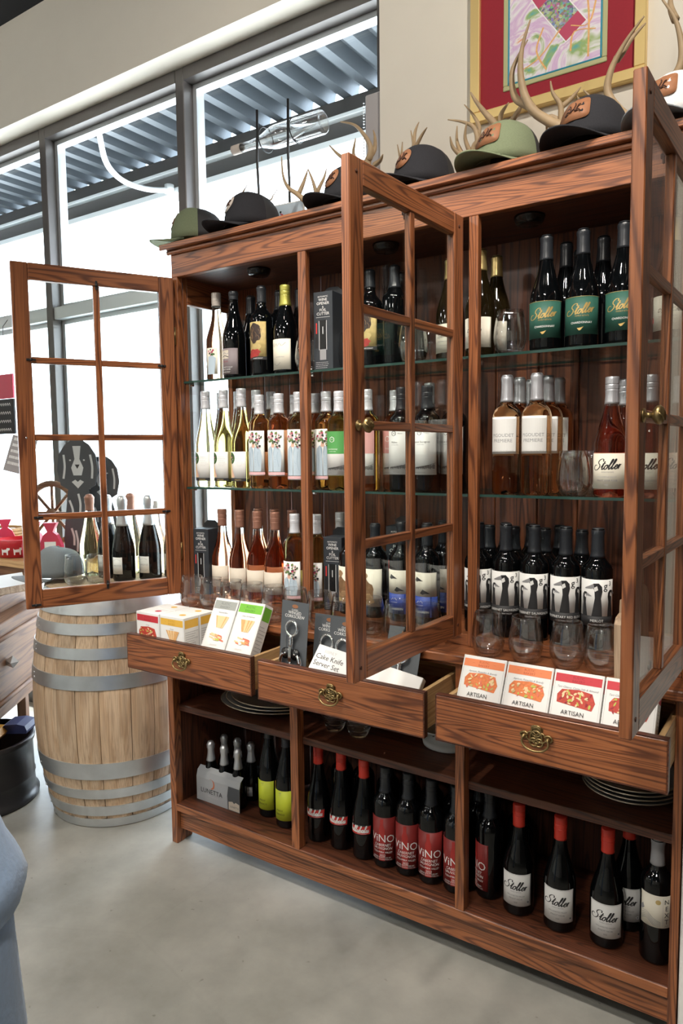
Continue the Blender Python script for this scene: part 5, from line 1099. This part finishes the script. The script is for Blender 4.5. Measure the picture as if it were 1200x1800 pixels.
MB().box(-.133, .133, -.0135, -.012, .091, PH - .091).build('painting', 'watercolour', pic)
pp = Pr(None, .0002); c, s = math.cos(.62), math.sin(.62)
def rp(u, v): return (.012 + u * c - v * s, .255 + u * s + v * c)
pp.poly([rp(-.034, -.090), rp(.034, -.090), rp(.034, -.05), rp(-.034, -.05)], 'berry'); pp.poly([rp(-.034, -.05), rp(.034, -.05), rp(.034, .05), rp(-.034, .05)], 'mosaic'); pp.poly([rp(-.034, .05), rp(.034, .05), rp(.03, .11), rp(.012, .15), rp(.012, .22), rp(-.012, .22), rp(-.012, .15), rp(-.03, .11)], 'berry')
pp.stroke([rp(-.036, -.092), rp(.036, -.092), rp(.036, .06), rp(.03, .112), rp(.013, .15)], .002, 'white_ink', sm=False); pp.stroke([rp(-.036, -.092), rp(-.036, .06), rp(-.03, .112), rp(-.013, .15)], .002, 'white_ink', sm=False)
for pts in ([(-.02, .10), (-.05, .16), (-.03, .22)], [(-.09, .12), (-.04, .14), (.02, .20)], [(.05, .20), (.10, .19), (.12, .25)], [(.10, .10), (.10, .22), (.09, .30)], [(.05, .13), (.06, .18), (.12, .17)]): pp.stroke(pts, .004, 'toast')
obj('painted_bottle', pp.mesh('painted_bottle'), pic, (0, -.0136, 0))

# ================================================================== left background
TB = thing('display_table', 'wooden display table by the windows, left of the barrel', 'table', (-1.5, .2, 0))
for i in range(3): MB().box(-.75, .68, -.17 + i * .115, -.17 + i * .115 + .1125, .893, .923, b=.002).build('plank', 'pineX', TB)
for dx in (-.70, .52):
    for dy in (.03, .15): MB().box(dx - .03, dx + .03, dy - .03, dy + .03, 0, .893, b=.003).build('leg', 'brownZ', TB)
MB().box(-.70, .50, -.155, -.135, .81, .893, b=.002).build('apron', 'brownX', TB)
LB = MB().box(-.42, .30, -.10, .06, 0, .032, b=.002); SHB = thing('plank_board', 'rough pale plank laid across the chest of drawers, far left', 'board', (-1.25, -.07, .0))
MB().box(-.62, .27, -.09, .09, .8005, .838, b=.003).build('plank', 'plankX', SHB)
pa = tag(MB().prism([(-.09, 0), (.08, 0), (.06, .05)], -.06, .06).build('price_card', 'paper', None, (-1.03, -.065, .8385)), 'white folded price card on the rough plank', 'card')
# chest of drawers turned towards the barrel
DD = thing('chest_of_drawers', 'brown chest of drawers with moulded drawer and faceted knob, far left', 'dresser', (-1.02, -.02, 0), math.atan2(.8, -.6) )
# local +x runs along the front, local -y... front normal is local -y after rotation
MB().box(-.62, .20, .02, .40, .30, .80, b=.004).build('carcass', 'brownX', DD)
dw = MB().box(-.60, .18, -.07, .018, .36, .73, b=.003).build('drawer', 'brownX', DD)
for z in (.42, .67): MB().tube([(-.60, -.074, z), (.18, -.074, z)], .010, 8).build('moulding', 'brownX', dw)
kn = MB(); kn.add([(0, -.045, 0), (.026, -.022, 0), (0, -.022, .026), (-.026, -.022, 0), (0, -.022, -.026), (.010, .003, .01), (-.010, .003, .01), (-.010, .003, -.01), (.010, .003, -.01)], [(0, 1, 2), (0, 2, 3), (0, 3, 4), (0, 4, 1), (1, 5, 2), (2, 5, 6), (2, 6, 3), (3, 6, 7), (3, 7, 4), (4, 7, 8), (4, 8, 1), (1, 8, 5)]); kn.build('knob', 'hoop_steel', dw, (-.27, -.072, .565))
for dx, dy in ((-.58, .05), (.17, .05), (-.58, .36), (.17, .36)): MB().box(dx - .02, dx + .02, dy - .02, dy + .02, 0, .30, b=.002).build('leg', 'brownZ', DD)
kg = thing('black_tub', 'black round tub with wire bail handle on the floor, far left', 'tub', (-.905, -.275, 0))
MB().lathe([(0, 0), (.205, 0), (.222, .004), (.224, .018), (.212, .022), (.208, .09), (.212, .095), (.208, .10), (.206, .23), (.214, .236), (.216, .255), (.200, .256), (.198, .03), (0, .028)], 40).build('tub_body', 'kegblack', kg)
MB().tube(spline([(.222, -.05, .11), (.232, -.10, .06), (.20, -.20, .014), (.08, -.27, .010), (-.06, -.28, .010)], 6), .004, 6).build('bail', 'black', kg); MB().tube([(.10, -.262, .013), (-.04, -.285, .013)], .013, 10).build('grip', 'sign_grey', kg)
fb = MB()
for i, (x, y, w, mt) in enumerate(((-.93, -.29, .13, 'bag_orange'), (-.845, -.135, .055, 'bag_navy'))):
    g = MB(); g.prism([(-w, 0), (w, 0), (w * 1.05, .012), (w * .9, .032), (w * .3, .040), (-w * .6, .036), (-w * 1.02, .02)], -.05, .05)
    t = tag(g.build('snack_bag', mt, None, (x, y, .2565), (0, 0, .6)), ('yellow-orange bag' if i == 0 else 'dark blue bag') + ' lying in the black tub', 'bag')
bw = thing('dog_bowl', 'red pet bowl with white animal silhouettes on the display table', 'bowl', (-1.225, .135, .9235))
MB().lathe([(0, 0), (.075, 0), (.082, .004), (.092, .05), (.098, .082), (.094, .084), (.086, .05), (.07, .012), (0, .010)], 32).build('bowl', 'bowl_red', bw)
pb_ = Pr(.090, .0015)
for x in (-.065, -.01, .045, .10):
    pb_.poly([(x - .018, .016), (x - .013, .016), (x - .012, .028), (x + .004, .028), (x + .006, .016), (x + .011, .016), (x + .012, .036), (x + .020, .040), (x + .020, .048), (x + .008, .052), (x + .004, .042), (x - .014, .040), (x - .020, .046)], 'white_ink')
obj('silhouettes', pb_.mesh('silhouettes'), bw, (0, 0, 0), (0, 0, .55))
cap('greyb', ('grey_cloth', 'grey_cloth', 'grey_cloth', 'round'), -.590, -.085, BH + .0005, -.5, 'grey cap lying on the barrel beside the glasses', group='caps off the cabinet top')
# cut-out dog signs
dogp = [(-.075, 0), (.085, 0), (.09, .12), (.07, .24), (.05, .31), (.085, .33), (.10, .40), (.09, .47), (.06, .515), (.03, .535), (-.03, .535), (-.06, .515), (-.09, .47), (-.10, .40), (-.085, .33), (-.05, .31), (-.065, .2), (-.08, .08)]
for x, y, k, lb in ((-.955, .285, 1.0, 'dark metal cut-out of a sitting shaggy dog, the front one'), (-.885, .362, .86, 'dark metal cut-out dog partly hidden behind the front one')):
    t = thing('dog_cutout', lb, 'sign', (x, y, .9235), .45, 'cut-out dog signs')
    MB().prism([(a * k, b * k) for a, b in dogp], -.003, .003).build('plate', 'dog_metal', t)
    p = Pr(None, .0034)
    p.poly([(-.02, .375), (.02, .375), (.03, .41), (.012, .45), (.02, .51), (-.02, .51), (-.012, .45), (-.03, .41)], 'pale_ink'); p.poly([(-.012, .425), (.012, .425), (0, .405)], 'ink'); p.oval(-.034, .445, .005, .004, 'pale_ink', 8); p.oval(.034, .445, .005, .004, 'pale_ink', 8)
    p.poly([(0, .315), (-.03, .345), (-.012, .355), (0, .345), (.012, .355), (.03, .345)], 'pale_ink')
    for a, b, c_, d_ in ((-.065, .47, -.07, .36), (.065, .47, .07, .36), (-.045, .26, -.03, .18), (.045, .27, .038, .14), (-.04, .13, -.03, .05), (.035, .1, .03, .04), (0, .29, .005, .20), (-.02, .12, -.015, .02)): p.stroke([(a, b), ((a + c_) / 2 + .006, (b + d_) / 2), (c_, d_)], .008, 'pale_ink')
    p.v = [(a * k, b, c_ * k) for a, b, c_ in p.v]; obj('cut_pattern', p.mesh('cut_pattern'), t)
sg = thing('notice_board', 'tilted grey notice with white lettering on a post behind the left door', 'sign', (-1.36, .28, .9235), .35)
MB().tube([(.01, .01, 0), (.01, .012, .40)], .012, 8).build('post', 'frame_metal', sg); nb = MB().box(-.07, .07, -.004, .004, -.09, .09, b=.001).build('board', 'sign_grey', sg, (0, -.03, .47), (-.2, .22, 0))
p = Pr(None, .0044)
for k, tx in enumerate(('PLEASE', 'DO NOT', 'LEAN', 'ON THE', 'BARREL')) : p.lines(-.055, .055, .065 - k * .03, 1, .01, .014, 'white_ink', random.Random(k))
obj('print', p.mesh('print'), nb)
wh = thing('wooden_wheel', 'old wooden wheel leaning against the window behind the table', 'wheel', (-1.33, .40, 1.10), rot=(PI / 2, 0, .3)); MB().tube([(.15 * math.cos(t * PI / 16), .15 * math.sin(t * PI / 16), 0) for t in range(32)], .016, 8, closed=True).build('rim', 'brownX', wh)
for k in range(8): MB().tube([(0, 0, 0), (.145 * math.cos(k * PI / 4), .145 * math.sin(k * PI / 4), 0)], .008, 6).build('spoke', 'brownX', wh)
MB().lathe([(0, -.02), (.025, -.02), (.025, .02), (0, .02)], 14).build('hub', 'brownX', wh)
for i, (x, y, lb) in enumerate(((-1.10, .14, 'red treat bag on the display table, nearer the bowl'), (-.995, .16, 'red treat bag on the display table, nearer the barrel'), (-1.36, .16, 'red treat bag standing left of the pet bowl'))):
    t = thing('treat_bag', lb, 'bag', (x, y, .9235), .4 + .3 * i, 'red treat bags'); MB().prism([(-.045, 0), (.045, 0), (.05, .06), (.03, .11), (.012, .125), (.03, .165), (-.03, .165), (-.012, .125), (-.03, .11), (-.05, .06)], -.02, .02).build('bag', 'bag_red', t); MB().box(-.025, .025, -.0215, -.0205, .03, .08).build('label', 'paper', t)
bk = thing('wicker_basket', 'round wicker basket with rolls at the left edge of the display table', 'basket', (-1.50, .20, .9235))
for k in range(7): MB().tube([((.10 + .004 * k) * math.cos(t * PI / 14), (.10 + .004 * k) * math.sin(t * PI / 14), .010 + k * .016) for t in range(28)], .0088, 6, closed=True).build('wicker_coil', 'wicker', bk)
MB().lathe([(0, .002), (.10, .002), (.10, .008), (0, .008)], 24).build('basket_base', 'wicker', bk)
# hanging chalk sign at the window, far left
hs = thing('hanging_sign', 'chalkboard sign with red top hanging in the far left window', 'sign', (-1.80, .46, 1.83)); MB().box(-.13, .085, -.006, .006, -.13, .0, b=.002).build('red_header', 'bag_red', hs)
MB().box(-.13, .085, -.006, .006, -.32, -.132, b=.002).build('chalkboard', 'chalk', hs); p = Pr(None, .0062); [p.stroke([(-.10 + .02 * k, -.165 - j * .045), (-.09 + .02 * k, -.155 - j * .045), (-.085 + .02 * k, -.17 - j * .045)], .003, 'white_ink') for j in range(4) for k in range(8)]; obj('chalk_lettering', p.mesh('chalk_lettering'), hs)
MB().tube([(-.02, .003, 0), (-.02, .02, .26)], .0015, 5).tube([(-.02, .02, .26), (-.02, .05, .30)], .0015, 5).build('cord', 'black', hs)
# ================================================================== person at the left edge
pr_ = thing('person', 'person in a light blue fleece hoodie and trousers standing at the left edge', 'person', (.832, -1.361, 0), .5917)
def skin(name, mt, V, Ed, parent, root=0, lv=2):
    me = bpy.data.meshes.new(name); me.from_pydata([v[:3] for v in V], Ed, []); me.materials.append(M(mt)); o = obj(name, me, parent)
    md = o.modifiers.new('skin', 'SKIN'); md.use_smooth_shade = True
    for i, v in enumerate(V): sv = me.skin_vertices[0].data[i]; sv.radius = (v[3], v[4] if len(v) > 4 else v[3]); sv.use_root = (i == root)
    sd = o.modifiers.new('sub', 'SUBSURF'); sd.levels = sd.render_levels = lv; return o
BV = [(0, 0, .95, .10, .09), (-.03, 0, 1.15, .10, .09), (-.04, 0, 1.32, .11, .085), (-.045, 0, 1.43, .05, .05), (-.045, -.01, 1.52, .06, .07), (-.045, -.02, 1.60, .07, .085),
      (.06, 0, 1.33, .040), (.07, -.08, 1.12, .034), (.02, -.13, .98, .028), (-.15, 0, 1.33, .040), (-.16, -.08, 1.12, .034), (-.09, -.13, .98, .028),
      (.08, 0, .88, .06), (.08, 0, .50, .05), (.08, .02, .10, .035), (.08, -.10, .035, .033), (-.08, 0, .88, .06), (-.08, 0, .50, .05), (-.08, .02, .10, .035), (-.08, -.10, .035, .033)]
BE = [(0, 1), (1, 2), (2, 3), (3, 4), (4, 5), (2, 6), (6, 7), (7, 8), (2, 9), (9, 10), (10, 11), (0, 12), (12, 13), (13, 14), (14, 15), (0, 16), (16, 17), (17, 18), (18, 19)]
skin('body', 'skin', BV, BE, pr_)
def loft(name, mt, rings, parent, seg=28, wob=0.0):
    m = MB(); vs = []; fs = []; rn = random.Random(5)
    for cx, cy, cz, rx, ry in rings:
        for k in range(seg): a = 2 * PI * k / seg; w_ = 1 + wob * math.sin(3 * a + cz * 23) ; vs.append((cx + rx * w_ * math.cos(a), cy + ry * w_ * math.sin(a), cz))
    for j_ in range(len(rings) - 1):
        for k in range(seg): fs.append((j_ * seg + k, j_ * seg + (k + 1) % seg, (j_ + 1) * seg + (k + 1) % seg, (j_ + 1) * seg + k))
    fs.append(tuple(range(seg - 1, -1, -1))); fs.append(tuple(range((len(rings) - 1) * seg, len(rings) * seg))); m.add(vs, fs, 0, True); return m.build(name, mt, parent)
loft('hoodie', 'sky_blue_fleece', [(0, 0, .745, .175, .14), (0, 0, .755, .188, .15), (.0, 0, .79, .196, .155), (0, 0, .815, .186, .15), (-.01, 0, .85, .176, .145), (-.02, 0, .92, .165, .135), (-.03, 0, 1.05, .155, .13), (-.04, 0, 1.2, .15, .125), (-.045, 0, 1.33, .15, .115), (-.045, 0, 1.40, .09, .085), (-.045, .01, 1.45, .075, .075)], pr_, wob=.02)
loft('trousers', 'sky_blue_fleece', [(.0, 0, .02, .165, .10), (0, 0, .10, .172, .12), (0, 0, .35, .178, .13), (0, 0, .55, .184, .14), (0, 0, .70, .180, .14), (0, 0, .80, .17, .135)], pr_, wob=.02)
MB().lathe([(0, .115), (.05, .11), (.085, .08), (.098, .03), (.095, -.03), (.08, -.09), (.06, -.10), (.05, .0), (0, .02)], 20).build('hair', 'brownZ', pr_, (-.045, .015, 1.60))
